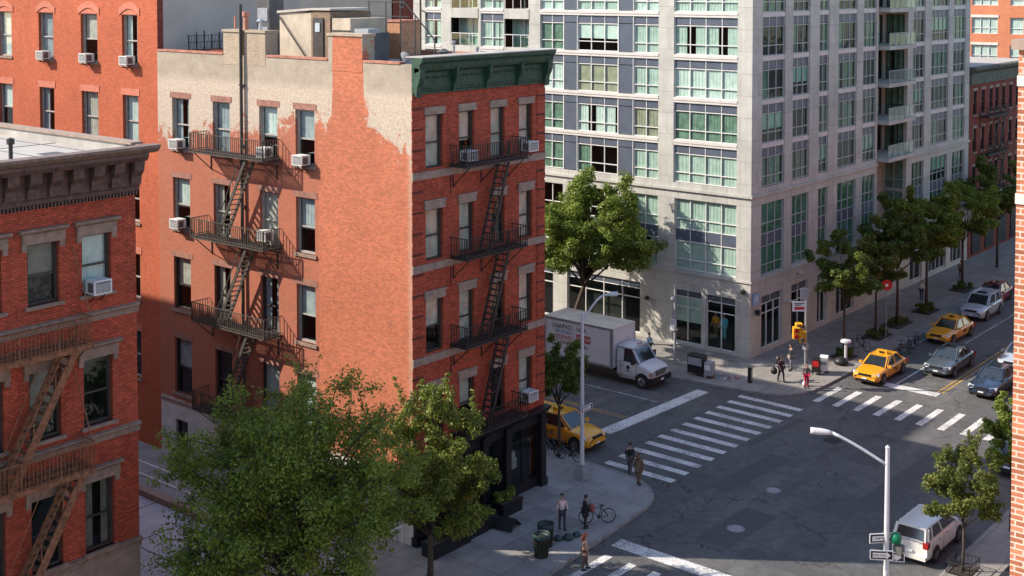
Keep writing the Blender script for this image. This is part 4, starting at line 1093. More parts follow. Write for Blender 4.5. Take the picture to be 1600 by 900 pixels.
# ledges
mb = MB(tfA); mb.box(-.0, A(TV)+.14, -.14, .02, 10.82, 11.0); mb.box(0, A(TV)+.1, -.1, .02, 5.14, 5.28); mb.build('ledge', M['limestone'], tall)
mb = MB(tfB)
for a, b in ((-.0, B(94.7)), (B(100.5), B(114.55))): mb.box(a, b, -.14, .02, 10.82, 11.0)
mb.box(0, B(114.55), -.1, .02, 5.14, 5.28); mb.box(B(94.7), B(100.5), -.1, .32, 5.5, 5.6)
mb.build('ledge', M['limestone'], tall)
# small wall lamps
for p in ((TU-.12, 49.3, 3.0), (TU-.12, 41.7, 4.6)):
    s = MB(); s.lathe([(.05, -.2), (.16, -.12), (.16, .05), (.03, .12)], 10, 0, p); s.build('wall_lamp', M['iron'], tall)
for u in (81.6, 80.0):
    s = MB(); s.lathe([(.2, -.08), (.26, 0), (.2, .1)], 10, 0, (u, TV-.15, 4.75 if u > 81 else 3.0)); s.build('wall_lamp', M['cur_beige'], tall)

# ---------- maroon row house and far orange block, right background
dr = thing('maroon_row_house', 'maroon brick row house with weathered grey cornice beyond the tall block', 'building', (114.7, 41.2, 0), world=True)
tfD = FT(114.7, 41.25, 'S'); mb = MB()
wd = [1.0, 3.1, 5.2, 6.8, 8.6, 10.6, 12.6, 14.6]
holes = [(x, x+.85, z, z+2.2) for z in (13.1, 9.7, 6.2) for x in wd]
facade(mb, tfD, 17, 0, 17.4, holes, .15, 0, 0, 1)
mb.quad((114.7, 41.25, 0), (114.7, 60, 0), (114.7, 60, 17.4), (114.7, 41.25, 17.4), 0); mb.quad((131.7, 41.25, 0), (131.7, 60, 0), (131.7, 60, 17.4), (131.7, 41.25, 17.4), 0)
mb.build('wall', [M['brick_dark'], M['dark']], dr)
for z in (13.1, 9.7, 6.2):
    for x in wd:
        o = window(dr, tfD, 'S', x, x+.85, z, z+2.2, 'sash', .1, 1, '', 'cur_grey', 'frame_dark', 'glass_old', 1)
        s = MB(); s.box(-.08, .93, -.15, -.05, 2.2, 2.45); s.box(-.08, .93, -.18, -.05, -.12, 0); s.build('lintel', M['brownstone'], o)
mb = MB(tfD); mb.extrude_x([(.02, 15.9), (-.15, 15.9), (-.2, 16.9), (-.6, 17.2), (-.65, 17.45), (.02, 17.5)], 0, 17); mb.build('cornice', M['cornice_grey'], dr)
mb = MB(); mb.box(114.75, 131.6, 41.3, 60, 17.4, 17.5); mb.build('roof', M['roof_pale'], dr)
mb = MB(tfD); mb.box(0, 17, -.06, .02, 4.6, 5.5); mb.box(0, 17, -.03, .02, 3.2, 4.6); mb.build('string_course', M['brownstone'], dr)
for x in (1.0, 4.5, 8, 11.5, 14.5):
    mb = MB(tfD); mb.box(x, x+2.2, -.08, .0, .4, 3.0); mb.build('shopfront', M['black'], dr)
fire_escape(dr, tfD, [12.8, 9.3, 5.9], 2.6, 8.2, .9, .9, 'iron', [(7.5, 12.8, 6.0, 9.35, -.2, -.75), (7.5, 9.3, 6.0, 5.95, -.2, -.75)], [], spacing=.3, bw=.03)
t = thing('roof_duct', 'low rough brown roof parapet and duct on the pale roof of the maroon row house', 'rooftop duct', (118, 50, 17.5))
mb = MB(); mb.box(-3, 12, 3, 3.6, 0, 1.1); mb.build('wall', M['brownstone'], t); mb = MB(); mb.box(0, 2, -1.2, 0, 0, .7); mb.bar((2, -.6, .5), (5, 0, 1.6), .22); mb.build('duct', M['alu_white'], t)
ob = thing('orange_block', 'sunlit orange brick apartment house with wide windows at the top right', 'building', (150, 40, 0), world=True)
tfO = FT(150, 66, 'W'); mb = MB()
holes = []
for z in (16.0, 19.2, 22.5, 25.8):
    for x, w_ in ((1.5, 1.3), (4.5, 3), (9.2, 1.3), (12.2, 3.0), (16.6, 1.5), (20, 1.5), (23, 2.4)): holes.append((x, x+w_, z, z+1.9))
facade(mb, tfO, 26, 0, 30, holes, .15, 0, 0, 1)
mb.quad((150, 40, 0), (165, 40, 0), (165, 40, 30), (150, 40, 30), 0)
mb.build('wall', [M['brick_orange'], M['dark']], ob)
for h in holes:
    o = window(ob, tfO, 'W', *h, 'modern', .1, 1 if h[1]-h[0] < 2 else 3, 'full' if int(h[0]) % 2 == 0 else '', 'cur_pale', 'frame_white', 'glass_old', 1)
    s = MB(); s.box(-.1, h[1]-h[0]+.1, -.16, -.06, 1.9, 2.2); s.build('lintel', M['band'] if h[1]-h[0] > 2 else M['brick_orange'], o)

# ---------- near brick wall at the right edge
eb = thing('edge_brick_building', 'sunlit salmon brick wall corner running down the right edge', 'building', (16, -14, 0), world=True)
mb = MB(); mb.box(16, 34, -14, 5.16, 0, 24.2); mb.build('wall', M['brick_edge'], eb)
mb = MB()
for z in (23.75, 22.3): mb.box(15.985, 16.1, -14, 5.17, z, z+.13)
mb.build('stone_band', M['band'], eb)
mb = MB(); mb.box(15.9, 34, -14, 5.22, 24.2, 24.32); mb.build('coping', M['brownstone'], eb)
# unseen row across the street (reflected in the glass)
for (a, b, h, mt, lab) in ((60, 84, 19, 'brick_red', 'plain red brick house row across the street outside the frame'), (84.3, 112, 24, 'brick_chimney', 'plain tan brick house row across the street outside the frame')):
    t = thing('row_house', lab, 'building', (a, 0, 0), world=True)
    mb = MB(); mb.box(a, b, -4, 13.5, 0, h)
    mb.build('wall', M[mt], t)
    mb = MB()
    for z in np.arange(5, h-2, 3.5):
        for u in np.arange(a+1.5, b-2, 2.8): mb.box(u, u+1.2, 13.51, 13.55, z, z+2)
    o = mb.build('window', M['car_glass'], t); o['kind'] = 'stuff'
#PART2
# ------------------------------------------------------------------ trees
def leaf_mesh(name, centers, radii, count, size, mat, rs, flat=.75):
    """leaf-sized faces spread through many clumps (numpy)"""
    rs = np.random.RandomState(rs)
    centers = np.array(centers); radii = np.array(radii)
    p = radii**2; p = p/p.sum()
    idx = rs.choice(len(centers), count, p=p)
    d = rs.normal(size=(count, 3)); d /= np.linalg.norm(d, axis=1)[:, None]
    rad = radii[idx] * (rs.rand(count)**.45)
    pos = centers[idx] + d*rad[:, None]*np.array([1, 1, flat])
    n = d*.7 + rs.normal(size=(count, 3))*.55 + np.array([0, 0, .45]); n /= np.linalg.norm(n, axis=1)[:, None]
    a = np.cross(n, rs.normal(size=(count, 3))); a /= np.linalg.norm(a, axis=1)[:, None]
    b = np.cross(n, a)
    s = size*(.65+.7*rs.rand(count))[:, None]
    v = np.empty((count, 5, 3))
    droop = n*s*.18
    v[:, 0] = pos - a*s*.62; v[:, 1] = pos - b*s*.34 + droop; v[:, 2] = pos + a*s*.62; v[:, 3] = pos + b*s*.34 + droop
    v = v[:, :4]
    me = bpy.data.meshes.new(name)
    me.vertices.add(count*4); me.vertices.foreach_set('co', v.reshape(-1).astype(np.float32))
    me.loops.add(count*4); me.loops.foreach_set('vertex_index', np.arange(count*4, dtype=np.int32))
    me.polygons.add(count); me.polygons.foreach_set('loop_start', np.arange(0, count*4, 4, dtype=np.int32))
    me.materials.append(mat); me.update(); me.validate()
    return me
def tree(name, label, loc, h, cr, zc, cz, mat, count, size, seed, coff=(0, 0), trunk_r=.13, nclump=50, group='street trees', sprouts=0, lean=(0, 0), branches=None, cl=(.30, .5), hollow=.55):
    """limbs reach out to an uneven crown outline; leaf clumps sit along their twigs, so gaps stay between them"""
    r = random.Random(seed)
    t = thing(name, label, 'tree', loc, 0, group)
    cx, cy = coff; cs = []; rad = []
    fork = max(zc-cz*.85, h*.24); lx, ly = lean
    mb = MB()
    mb.tube([(0, 0, -.05), (lx*.3+.03, ly*.3, fork*.5), (lx, ly, fork)], [trunk_r*1.25, trunk_r, trunk_r*.85], 10)
    nl = max(12, int(nclump*.22)); ga = 2.39996
    k0 = .11*cr+.12
    for i in range(nl):
        a = i*ga+r.uniform(-.3, .3); sn = -.55+1.5*(i+.5)/nl; sn = min(sn, .98); el = math.asin(sn)
        lump = r.uniform(.72, 1.08)*(1+.10*math.sin(a*3+seed))
        tip = Vector((cx+cr*lump*math.cos(a)*math.cos(el), cy+cr*lump*math.sin(a)*math.cos(el), zc+cz*lump*sn))
        s0 = Vector((lx, ly, fork+r.uniform(-.1, .25*cz)))
        m1 = s0.lerp(tip, .4)+Vector((r.uniform(-.2, .2), r.uniform(-.2, .2), .12*cr)); m2 = s0.lerp(tip, .75)+Vector((0, 0, .08*cr))
        mb.tube([s0, m1, m2, tip], [trunk_r*.5, trunk_r*.3, trunk_r*.18, trunk_r*.06], 6)
        pl = [s0, m1, m2, tip]
        def at(q):
            q *= 3; j = min(int(q), 2); return pl[j].lerp(pl[j+1], q-j)
        cs.append(tuple(tip)); rad.append(k0*.8)
        for s_ in range(7):
            q = r.uniform(.35, 1); b = at(q)
            d = Vector((r.gauss(0, 1), r.gauss(0, 1), r.gauss(.25, .6))).normalized()*cr*r.uniform(.16, .38)
            e = b+d
            # keep inside the outline
            w_ = Vector(((e.x-cx)/cr, (e.y-cy)/cr, (e.z-zc)/cz))
            if w_.length > 1.12: e = b+d*.45
            mb.tube([b, b.lerp(e, .5)+Vector((0, 0, .04)), e], [trunk_r*.16, trunk_r*.1, trunk_r*.03], 4, caps=False)
            for g in (.35, .7, 1.0):
                p = b.lerp(e, g); cs.append((p.x+r.uniform(-.1, .1), p.y+r.uniform(-.1, .1), p.z+r.uniform(-.1, .1))); rad.append(k0*r.uniform(.45, 1.0))
    for i in range(sprouts):
        a = r.uniform(0, 6.283); k = r.uniform(.1, .85)
        x = cx+cr*k*math.cos(a); y = cy+cr*k*math.sin(a); z = zc+cz*math.sqrt(max(.05, 1-k*k))*.82
        dx, dy = r.uniform(-.35, .35), r.uniform(-.35, .35)
        for j in range(6): cs.append((x+dx*j*.5, y+dy*j*.5, z+j*.26)); rad.append(.30-.036*j)
        mb.tube([(x, y, z-.3), (x+dx*2.5, y+dy*2.5, z+1.4)], [.025, .008], 4, caps=False)
    link('crown', leaf_mesh('crown', cs, rad, count, size, mat, seed, .85), t)
    mb.build('trunk', M['bark'], t, smooth=True)
    return t
tree('street_tree', 'largest broad dark green tree in the shade before the yard', (30.4, 35.6, .13), 10.8, 4.9, 6.2, 4.3, M['leaf_deep'], 72000, .11, 11, trunk_r=.2, nclump=170, sprouts=16, branches=16, cl=(.20, .36), hollow=.4)
tree('street_tree', 'yellow-green tree with lit pointed shoots before the black shopfront', (38.3, 36.0, .13), 8.2, 2.8, 4.3, 3.5, M['leaf_lime'], 30000, .115, 23, trunk_r=.12, nclump=80, sprouts=12, branches=10, cl=(.26, .42), hollow=.35)
tree('street_tree', 'sunlit green tree with forked trunk behind the white box truck', (70.6, 52.9, .13), 12.3, 4.2, 7.7, 4.3, M['leaf_mid'], 70000, .15, 37, coff=(0, -1.9), trunk_r=.17, nclump=150, lean=(.2, -1.0), branches=12, cl=(.18, .34), hollow=.3)
tree('street_tree', 'small dark tree between the tenement corner and the white truck', (52.9, 40.4, .13), 6.6, 1.5, 4.4, 2.2, M['leaf_dark'], 14000, .11, 41, trunk_r=.08, nclump=36, cl=(.3, .5))
tree('street_tree', 'dark tree nearest the traffic signal pole, beside the foremost sedan taxi', (79.2, 36.6, .13), 8.8, 2.2, 5.8, 3.1, M['leaf_dark'], 22000, .15, 53, trunk_r=.09, nclump=42, cl=(.3, .5))
tree('street_tree', 'small olive tree behind the round red traffic sign', (85.4, 37.1, .13), 7.4, 1.9, 5.0, 2.2, M['leaf_olive'], 14000, .15, 59, trunk_r=.08, nclump=30, cl=(.3, .5))
tree('street_tree', 'wide dark tree above the second sedan taxi from the crosswalk', (89.4, 37.2, .13), 9.2, 3.0, 6.2, 3.0, M['leaf_dark'], 24000, .17, 61, trunk_r=.1, nclump=44, cl=(.3, .5))
tree('street_tree', 'dark tree level with the white sport utility vehicle', (94.4, 37.0, .13), 9.4, 3.0, 6.5, 2.9, M['leaf_deep'], 22000, .17, 67, trunk_r=.1, nclump=40, cl=(.3, .5))
tree('street_tree', 'deep green tree level with the dark red sedan', (103, 37.4, .13), 9.0, 3.2, 6.3, 2.8, M['leaf_deep'], 20000, .18, 71, trunk_r=.1, nclump=38, cl=(.3, .5))
tree('street_tree', 'farthest dark tree beside the brick edge, before the maroon row house', (113, 38, .13), 9, 3.4, 6.5, 2.8, M['leaf_dark'], 16000, .2, 73, trunk_r=.1, nclump=36, cl=(.3, .5))
tree('street_tree', 'slim sunlit tree over the parked white minivan', (53.2, 19.1, .13), 5.6, 1.75, 3.55, 1.95, M['leaf_olive'], 17000, .105, 83, trunk_r=.055, nclump=52, sprouts=3, cl=(.28, .44))
tree('street_tree', 'bright leafy tree half hidden by the salmon brick edge', (58.6, 18.9, .13), 6.8, 1.3, 4.4, 2.2, M['leaf_mid'], 13000, .11, 89, trunk_r=.06, nclump=40, cl=(.3, .46))
# planting at the tree feet
def shrub(name, label, loc, rx, ry, h, mat, n, seed, group='tree pit planting', base=None):
    t = thing(name, label, 'shrub', loc, 0, group)
    r = random.Random(seed)
    cs = [(r.uniform(-rx, rx), r.uniform(-ry, ry), h*r.uniform(.3, .9)) for _ in range(14)]
    link('foliage', leaf_mesh('foliage', cs, [h*.4]*14, n, .12, mat, seed), t)
    mb = MB(); mb.box(-rx-.2, rx+.2, -ry-.2, ry+.2, -.02, .06); mb.build('soil', M['soil'], t)
    return t
for i, (u, v, w_, lab) in enumerate(((79.2, 36.6, .5, 'low dark planting at the foot of the tree by the signal pole'), (85.4, 37.0, .9, 'low dark planting at the foot of the olive tree with the red sign'), (89.4, 37.2, 1.1, 'low dark planting under the wide tree above the second sedan taxi'), (94.4, 37.0, .9, 'low dark planting under the tree level with the white sport utility vehicle'), (103, 37.4, .9, 'low dark planting under the tree level with the dark red sedan'))):
    shrub('shrub', lab, (u, v, .14), w_, .5, .55, M['leaf_dark'], 900, 100+i)

# ------------------------------------------------------------------ vehicles
def text_mesh(s, size, mat, name='lettering', depth=.002):
    cu = bpy.data.curves.new(name, 'FONT'); cu.body = s; cu.size = size; cu.extrude = depth; cu.align_x = 'CENTER'; cu.align_y = 'CENTER'
    o = bpy.data.objects.new(name, cu); COL.objects.link(o)
    dg = bpy.context.evaluated_depsgraph_get(); me = bpy.data.meshes.new_from_object(o.evaluated_get(dg))
    bpy.data.objects.remove(o); me.materials.clear(); me.materials.append(mat); me.name = name
    return me
def put(name, me, parent, loc, rot):
    o = bpy.data.objects.new(name, me); COL.objects.link(o); o.parent = parent; o.location = loc; o.rotation_euler = rot
    return o
def loft(mb, st, m=0):
    """st: list of (x, [ (y,z) half section bottom->top ]) ; mirrored"""
    rings = []
    for x, h in st:
        rings.append([(x, y, z) for y, z in h] + [(x, -y, z) for y, z in reversed(h)])
    n = len(rings[0]); vs = [p for r_ in rings for p in r_]; fs = []
    for i in range(len(rings)-1):
        for k in range(n):
            a = i*n+k; b = i*n+(k+1) % n; fs.append((a, b, b+n, a+n))
    fs.append(tuple(range(n))); fs.append(tuple(range((len(rings)-1)*n, len(rings)*n))[::-1])
    mb.add(vs, fs, m)
def subdiv(o, lv=1):
    md = o.modifiers.new('smooth', 'SUBSURF'); md.levels = lv; md.render_levels = lv
def vehicle(name, label, cat, loc, rz, paint, kind='sedan', taxi=False, group=None, bare=False):
    t = thing(name, label, cat, loc, rz, group)
    P_ = M[paint]
    suv = kind in ('suv', 'van')
    Lh = {'sedan': 2.38, 'suv': 2.3, 'van': 2.35}[kind]; hw = {'sedan': .90, 'suv': .93, 'van': .93}[kind]
    belt = {'sedan': .92, 'suv': 1.06, 'van': 1.16}[kind]; roof = {'sedan': 1.45, 'suv': 1.70, 'van': 1.72}[kind]
    hood = {'sedan': .86, 'suv': 1.0, 'van': 1.02}[kind]
    cow = {'sedan': .95, 'suv': 1.05, 'van': 1.25}[kind]
    def sec(w_, zu, zt):
        return [(w_*.80, zu), (w_*.97, zu+.10), (w_, zu+(zt-zu)*.45), (w_*.985, zt-.16), (w_*.93, zt-.035), (w_*.62, zt+.012), (0.0001, zt+.025)]
    st = [(Lh, sec(hw*.78, .34, hood*.70)), (Lh-.06, sec(hw*.86, .24, hood*.80)), (Lh-.22, sec(hw*.95, .2, hood*.88)), (Lh-.55, sec(hw*.99, .19, hood*.95)), (cow+.35, sec(hw, .19, hood+.02)), (cow, sec(hw, .19, belt)), (.2, sec(hw*1.005, .19, belt+.0)), (-.9, sec(hw, .19, belt+.03))]
    if suv: st += [(-Lh+.55, sec(hw, .2, belt+.04)), (-Lh+.15, sec(hw*.97, .22, belt+.03)), (-Lh+.02, sec(hw*.92, .3, belt-.02))]
    else: st += [(-Lh+.75, sec(hw*.985, .2, belt+.05)), (-Lh+.25, sec(hw*.94, .23, belt+.02)), (-Lh+.05, sec(hw*.86, .3, belt-.08)), (-Lh, sec(hw*.8, .38, belt-.2))]
    mb = MB(); loft(mb, st); b = mb.build('body', P_, t, smooth=True); subdiv(b, 2)
    # cabin
    wb = hw*.90; wr = hw*(.70 if not suv else .78)
    xb = -Lh+.08 if suv else -Lh+.62            # rear base
    xf, xr = {'sedan': (.22, -1.15), 'suv': (.30, -Lh+.42), 'van': (.55, -Lh+.28)}[kind]
    z0 = belt-.01; z1 = roof-.05
    BF = [(cow, wb*.90), (xb, wb*(.86 if not suv else .95))]; TF_ = [(xf, wr*.96), (xr, wr*.95)]
    g = MB()
    A_ = (cow, wb*.9, z0); B_ = (cow-.12, wb, z0); C_ = (xb+.15, wb*.98, z0); D_ = (xb, wb*.86, z0)
    a_ = (xf, wr*.9, z1); b_ = (xf-.12, wr, z1); c_ = (xr+.12, wr, z1); d_ = (xr, wr*.9, z1)
    mid0 = ((B_[0]+C_[0])/2, wb*1.0, z0); mid1 = ((b_[0]+c_[0])/2, wr*1.015, z1)
    def mir(p): return (p[0], -p[1], p[2])
    g.add([A_, mir(A_), mir(a_), a_], [(0, 1, 2, 3)]); g.add([D_, mir(D_), mir(d_), d_], [(0, 3, 2, 1)])
    for s_ in (1, -1):
        q = [(p[0], p[1]*s_, p[2]) for p in (A_, B_, mid0, C_, D_, d_, c_, mid1, b_, a_)]
        g.add(q, [(0, 1, 8, 9), (1, 2, 7, 8), (2, 3, 6, 7), (3, 4, 5, 6)])
    g.build('glass', M['car_glass'], t)
    pl = MB()
    for s_ in (1, -1):
        S = lambda p: (p[0], p[1]*s_*1.005, p[2])
        pl.bar(S(A_), S(a_), .06); pl.bar(S(B_), S(b_), .05); pl.bar(S(mid0), S(mid1), .07); pl.bar(S(D_), S(d_), .09); pl.bar(S(C_), S(c_), .10 if suv else .06)
        pl.bar(S(a_), S(d_), .07); pl.bar(S(B_), S(C_), .045)
        if suv: 
            f_ = .28; p0 = [C_[i]*(1-f_)+mid0[i]*f_ for i in range(3)]; p1 = [c_[i]*(1-f_)+mid1[i]*f_ for i in range(3)]; pl.bar(S(p0), S(p1), .09)
    pl.bar(a_, mir(a_), .06); pl.bar(d_, mir(d_), .07)
    pl.build('pillars', P_, t)
    rf = MB()
    nx, ny = 8, 6; vs = []; fs = []
    for i in range(nx+1):
        x = xf+.04+(xr-xf-.08)*i/nx
        for j in range(ny+1):
            yv = -1+2*j/ny; edge = 1-.5*(abs(2*i/nx-1)**4)*.12
            vs.append((x, yv*wr*1.02*edge, z1+.01+.055*(1-yv**2)*(1-(2*i/nx-1)**4*.5)))
    for i in range(nx):
        for j in range(ny): a = i*(ny+1)+j; fs.append((a, a+1, a+ny+2, a+ny+1))
    rf.add(vs, fs); o = rf.build('roof', P_, t, smooth=True)
    if not taxi and kind != 'van':
        s = MB(); s.box(xf-.75, xf-.15, -.36, .36, z1+.055, z1+.075); s.build('sunroof', M['car_glass'], t)
    if kind == 'suv' and not taxi:
        s = MB()
        for y in (-wr*.9, wr*.9): s.bar((xf-.1, y, z1+.09), (xr+.1, y, z1+.09), .035)
        s.build('roof_rail', M['steel'], t)
    # wheels
    wx = (Lh-.88, -Lh+.93)
    R_ = .33 if not suv else .36
    for x in wx:
        for s_ in (1, -1):
            a = MB(); a.tube([(0, -.012, 0), (0, .006, 0)], R_+.07, 20); arch = a.build('wheel_arch', M['plastic_black'], t); arch.location = (x, s_*(hw*1.0), R_+.02)
            wv = MB(); wv.tube([(0, -.1, 0), (0, -.09, 0), (0, .08, 0), (0, .1, 0)], [R_*.92, R_, R_, R_*.9], 22); wo = wv.build('wheel', M['tyre'], t, smooth=False); wo.location = (x, s_*(hw-.07), R_)
            ri = MB(); y_ = .102*s_
            ri.tube([(0, y_-.004, 0), (0, y_+.006, 0)], R_*.6, 18, 0)
            for k in range(5):
                an = k*2*math.pi/5; ri.bar((0, y_+s_*.01, 0), (math.cos(an)*R_*.56, y_+s_*.01, math.sin(an)*R_*.56), .07, 1, .02)
            link('rim', ri.mesh('rim', [M['grille'], M['rim']]), wo)
    # lights, grille, bumpers, plates, mirrors, handles
    fz = hood*.80
    for s_ in (1, -1):
        h_ = MB(); h_.add([(Lh-.09, s_*hw*.50, fz-.10), (Lh-.34, s_*hw*.965, fz-.04), (Lh-.44, s_*hw*.965, fz+.09), (Lh-.2, s_*hw*.56, fz+.07)], [(0,1,2,3)]); 
        me = MB(); me.add([(Lh-.02, s_*hw*.48, fz-.09), (Lh-.20, s_*hw*.95, fz-.06), (Lh-.34, s_*hw*.955, fz+.07), (Lh-.14, s_*hw*.52, fz+.06), (Lh-.3, s_*hw*.5, fz-.1), (Lh-.5, s_*hw*.9, fz-.07), (Lh-.6, s_*hw*.9, fz+.06), (Lh-.4, s_*hw*.5, fz+.06)], [(0,1,2,3),(4,7,6,5),(0,3,7,4),(1,5,6,2),(3,2,6,7),(0,4,5,1)])
        me.build('headlight', M['lamp_clear'], t)
        tz = belt-.22 if not suv else belt-.12
        me = MB(); me.box(-Lh-.005, -Lh+.28, s_*hw*.93-.05 if s_ > 0 else s_*hw*.93-.03, s_*hw*.93+.03 if s_ > 0 else s_*hw*.93+.05, tz-.16, tz+.12)
        if suv: me.box(-Lh+.0, -Lh+.12, min(s_*hw*.7, s_*hw*.9), max(s_*hw*.7, s_*hw*.9), tz-.16, tz+.12)
        else: me.box(-Lh-.01, -Lh+.1, min(s_*hw*.5, s_*hw*.82), max(s_*hw*.5, s_*hw*.82), tz-.06, tz+.08)
        me.build('tail_light', M['lamp_red'], t)
        me = MB(); me.box(cow-.28, cow-.12, min(s_*(hw-.02), s_*(hw+.17)), max(s_*(hw-.02), s_*(hw+.17)), belt-.02, belt+.13); o = me.build('wing_mirror', P_, t)
        me = MB()
        for x in (-.05, -1.0): me.box(x-.1, x+.1, s_*hw*1.0-.01, s_*hw*1.0+.012, belt-.2, belt-.17)
        me.build('door_handle', M['grille'], t)
        me = MB()
        for x in (cow-.2, mid0[0]+.0, xb+.45 if suv else xb+.2): me.box(x-.006, x+.006, s_*hw*1.0-.004, s_*hw*1.0+.006, .34, belt-.06)
        me.box(-Lh+1.35, Lh-1.3, s_*hw*.995-.01, s_*hw*.995+.008, .24, .30)
        me.build('door_seam', M['plastic_black'], t)
    me = MB(); me.box(Lh-.12, Lh+.012, -hw*.45, hw*.45, fz-.09, fz+.03); 
    me.build('grille', M['plastic_black'], t)
    me = MB(); me.box(Lh-.2, Lh+.03, -hw*.62, hw*.62, .28, .40); me.build('lower_grille', M['plastic_black'], t)
    me = MB(); me.box(Lh+.02, Lh+.04, -.16, .16, .42, .5); me.build('number_plate', M['sign_white'], t)
    me = MB(); me.box(-Lh-.05, -Lh+.3, -hw*.86, hw*.86, .32, .52); me.build('rear_bumper', P_ if suv else M['plastic_black'], t)
    me = MB(); me.box(-Lh-.065, -Lh-.045, -.17, .17, .55 if not suv else .62, .65 if not suv else .74); me.build('number_plate', M['sign_white'], t)
    me = MB(); me.bar((cow-.0, .1, belt+.03), (xf+.35, .45, z0+.2), .02); me.bar((cow-.02, -.35, belt+.03), (xf+.35, -.02, z0+.22), .02); me.build('wiper', M['plastic_black'], t)
    if taxi:
        me = MB(); me.box(-.45, -.2, -.34, .34, roof+.0, roof+.17); rl = me.build('roof_light', M['signal_yellow'], t)
        me = MB(); me.box(-.51, -.46, -.3, .3, roof+.02, roof+.15); me.box(-.19, -.15, -.16, .16, roof+.03, roof+.14); link('panel', me.mesh('panel', M['plastic_black']), rl)
        if 'taxitxt' not in CACHE: CACHE['taxitxt'] = text_mesh('TAXI', .30, M['plastic_black'])
        for s_ in (1, -1): put('lettering', CACHE['taxitxt'], t, (-.35, s_*(hw*1.0+.008), belt*.66), (R(90), 0, R(180) if s_ > 0 else 0))
    return t
PI = math.pi
vehicle('taxi', 'yellow sedan taxi nearest the far zebra crossing, half in sunlight', 'taxi', (77.1, 33.15, 0), PI, 'yellow', 'sedan', True, 'yellow taxis')
vehicle('taxi', 'yellow sedan taxi farther up the side street behind the first', 'taxi', (88.7, 33.0, 0), PI-.05, 'yellow', 'sedan', True, 'yellow taxis')
vehicle('taxi', 'yellow taxi minivan waiting by the black shopfront corner', 'taxi', (55.1, 41.75, 0), -PI/2, 'yellow', 'suv', True, 'yellow taxis')
vehicle('parked_car', 'pale silver sport utility vehicle behind the second sedan taxi', 'car', (96.4, 33.5, 0), PI, 'carsilver', 'suv', False, 'cars in the side street')
vehicle('parked_car', 'dark red sedan behind the silver sport utility vehicle', 'car', (101.3, 34.3, 0), PI, 'carred', 'sedan', False, 'cars in the side street')
vehicle('parked_car', 'blue grey sedan beside the yellow centre line', 'car', (81.4, 30.3, 0), PI, 'cargrey', 'sedan', False, 'cars in the side street')
vehicle('parked_car', 'dark navy sedan right of the yellow centre line, nearest the bright tree', 'car', (79.0, 26.6, 0), PI, 'carblue', 'sedan', False, 'cars in the side street')
vehicle('parked_car', 'pale silver sedan behind the navy sedan, cut by the brick edge', 'car', (85.4, 27.0, 0), PI, 'carsilver', 'sedan', False, 'cars in the side street')
vehicle('parked_car', 'dark car at the far kerb hidden behind the slim sunlit tree', 'car', (67.4, 21.2, 0), 0, 'cargrey', 'sedan', False, 'cars in the side street')
vehicle('minivan', 'white minivan parked by the kerb under the slim sunlit tree', 'minivan', (54.9, 21.25, 0), 0, 'carwhite', 'van').scale = (.94, .92, .94)
vehicle('parked_car', 'black sedan parked close behind the street end at the far kerb', 'car', (73.6, 21.0, 0), 0, 'carblue', 'sedan', False, 'cars in the side street')

# box truck, front towards -v
tr = thing('box_truck', 'white box truck with red and black lettering on its grey-edged side', 'truck', (66.35, 42.75, 0), -PI/2)
TW_ = 1.2     # half width ; local x forward, front bumper at 0
def bx(x0, x1, y0, y1, z0, z1, nm, mt, par=tr):
    m_ = MB(); m_.box(x0, x1, y0, y1, z0, z1); return m_.build(nm, M[mt] if isinstance(mt, str) else mt, par)
cargo = bx(-8.2, -2.75, -TW_-.02, TW_+.02, .95, 3.35, 'cargo_box', 'truckwhite')
m_ = MB()
for y in (-TW_-.045, TW_+.025):
    m_.box(-8.22, -2.72, y, y+.02, 3.27, 3.4); m_.box(-8.22, -2.72, y, y+.02, .9, 1.04); m_.box(-8.22, -8.1, y, y+.02, 1.04, 3.27); m_.box(-2.98, -2.72, y, y+.02, 1.04, 3.27)
m_.build('corner_post', M['truckgrey'], cargo)
m_ = MB(); m_.box(-8.22, -2.72, -TW_-.04, TW_+.04, 3.35, 3.42); m_.build('roof_panel', M['trucktop'], cargo)
bx(-8.2, -2.5, -.5, .5, .6, .95, 'chassis', 'plastic_black'); bx(-8.4, -8.1, -1.1, 1.1, .45, .6, 'rear_bumper', 'steel_grey')
# cab: loft
st = []
def cs(w_, zu, zt, rt=.06): return [(w_*.9, zu), (w_, zu+.12), (w_, zt-.25), (w_*.97, zt-rt), (w_*.85, zt), (w_*.4, zt+.03), (0.0001, zt+.035)]
lo_ = [(0, cs(.90, .5, 1.12)), (-.06, cs(.98, .45, 1.25)), (-.35, cs(1.0, .42, 1.36)), (-.9, cs(1.02, .42, 1.48)), (-1.15, cs(1.02, .42, 1.52)), (-2.55, cs(1.02, .42, 1.55)), (-2.6, cs(.98, .5, 1.5))]
mb = MB(); loft(mb, lo_); cab = mb.build('cab', M['truckwhite'], tr, smooth=True); subdiv(cab, 1)
g = MB(); z0, z1 = 1.48, 2.25
A1 = (-.95, .90, z0); a1 = (-1.5, .82, z1); B1 = (-1.1, .99, z0); b1 = (-1.55, .88, z1); C1 = (-2.5, .99, z0); c1 = (-2.5, .90, z1)
mr = lambda p: (p[0], -p[1], p[2])
g.add([A1, mr(A1), mr(a1), a1], [(0,1,2,3)])
for s_ in (1, -1): q = [(p[0], p[1]*s_, p[2]) for p in (A1, B1, C1, c1, b1, a1)]; g.add(q, [(0,1,4,5), (1,2,3,4)])
g.build('windscreen', M['car_glass'], tr)
g = MB(); g.box(-2.52, -2.48, -.98, .98, 1.4, 2.25); 
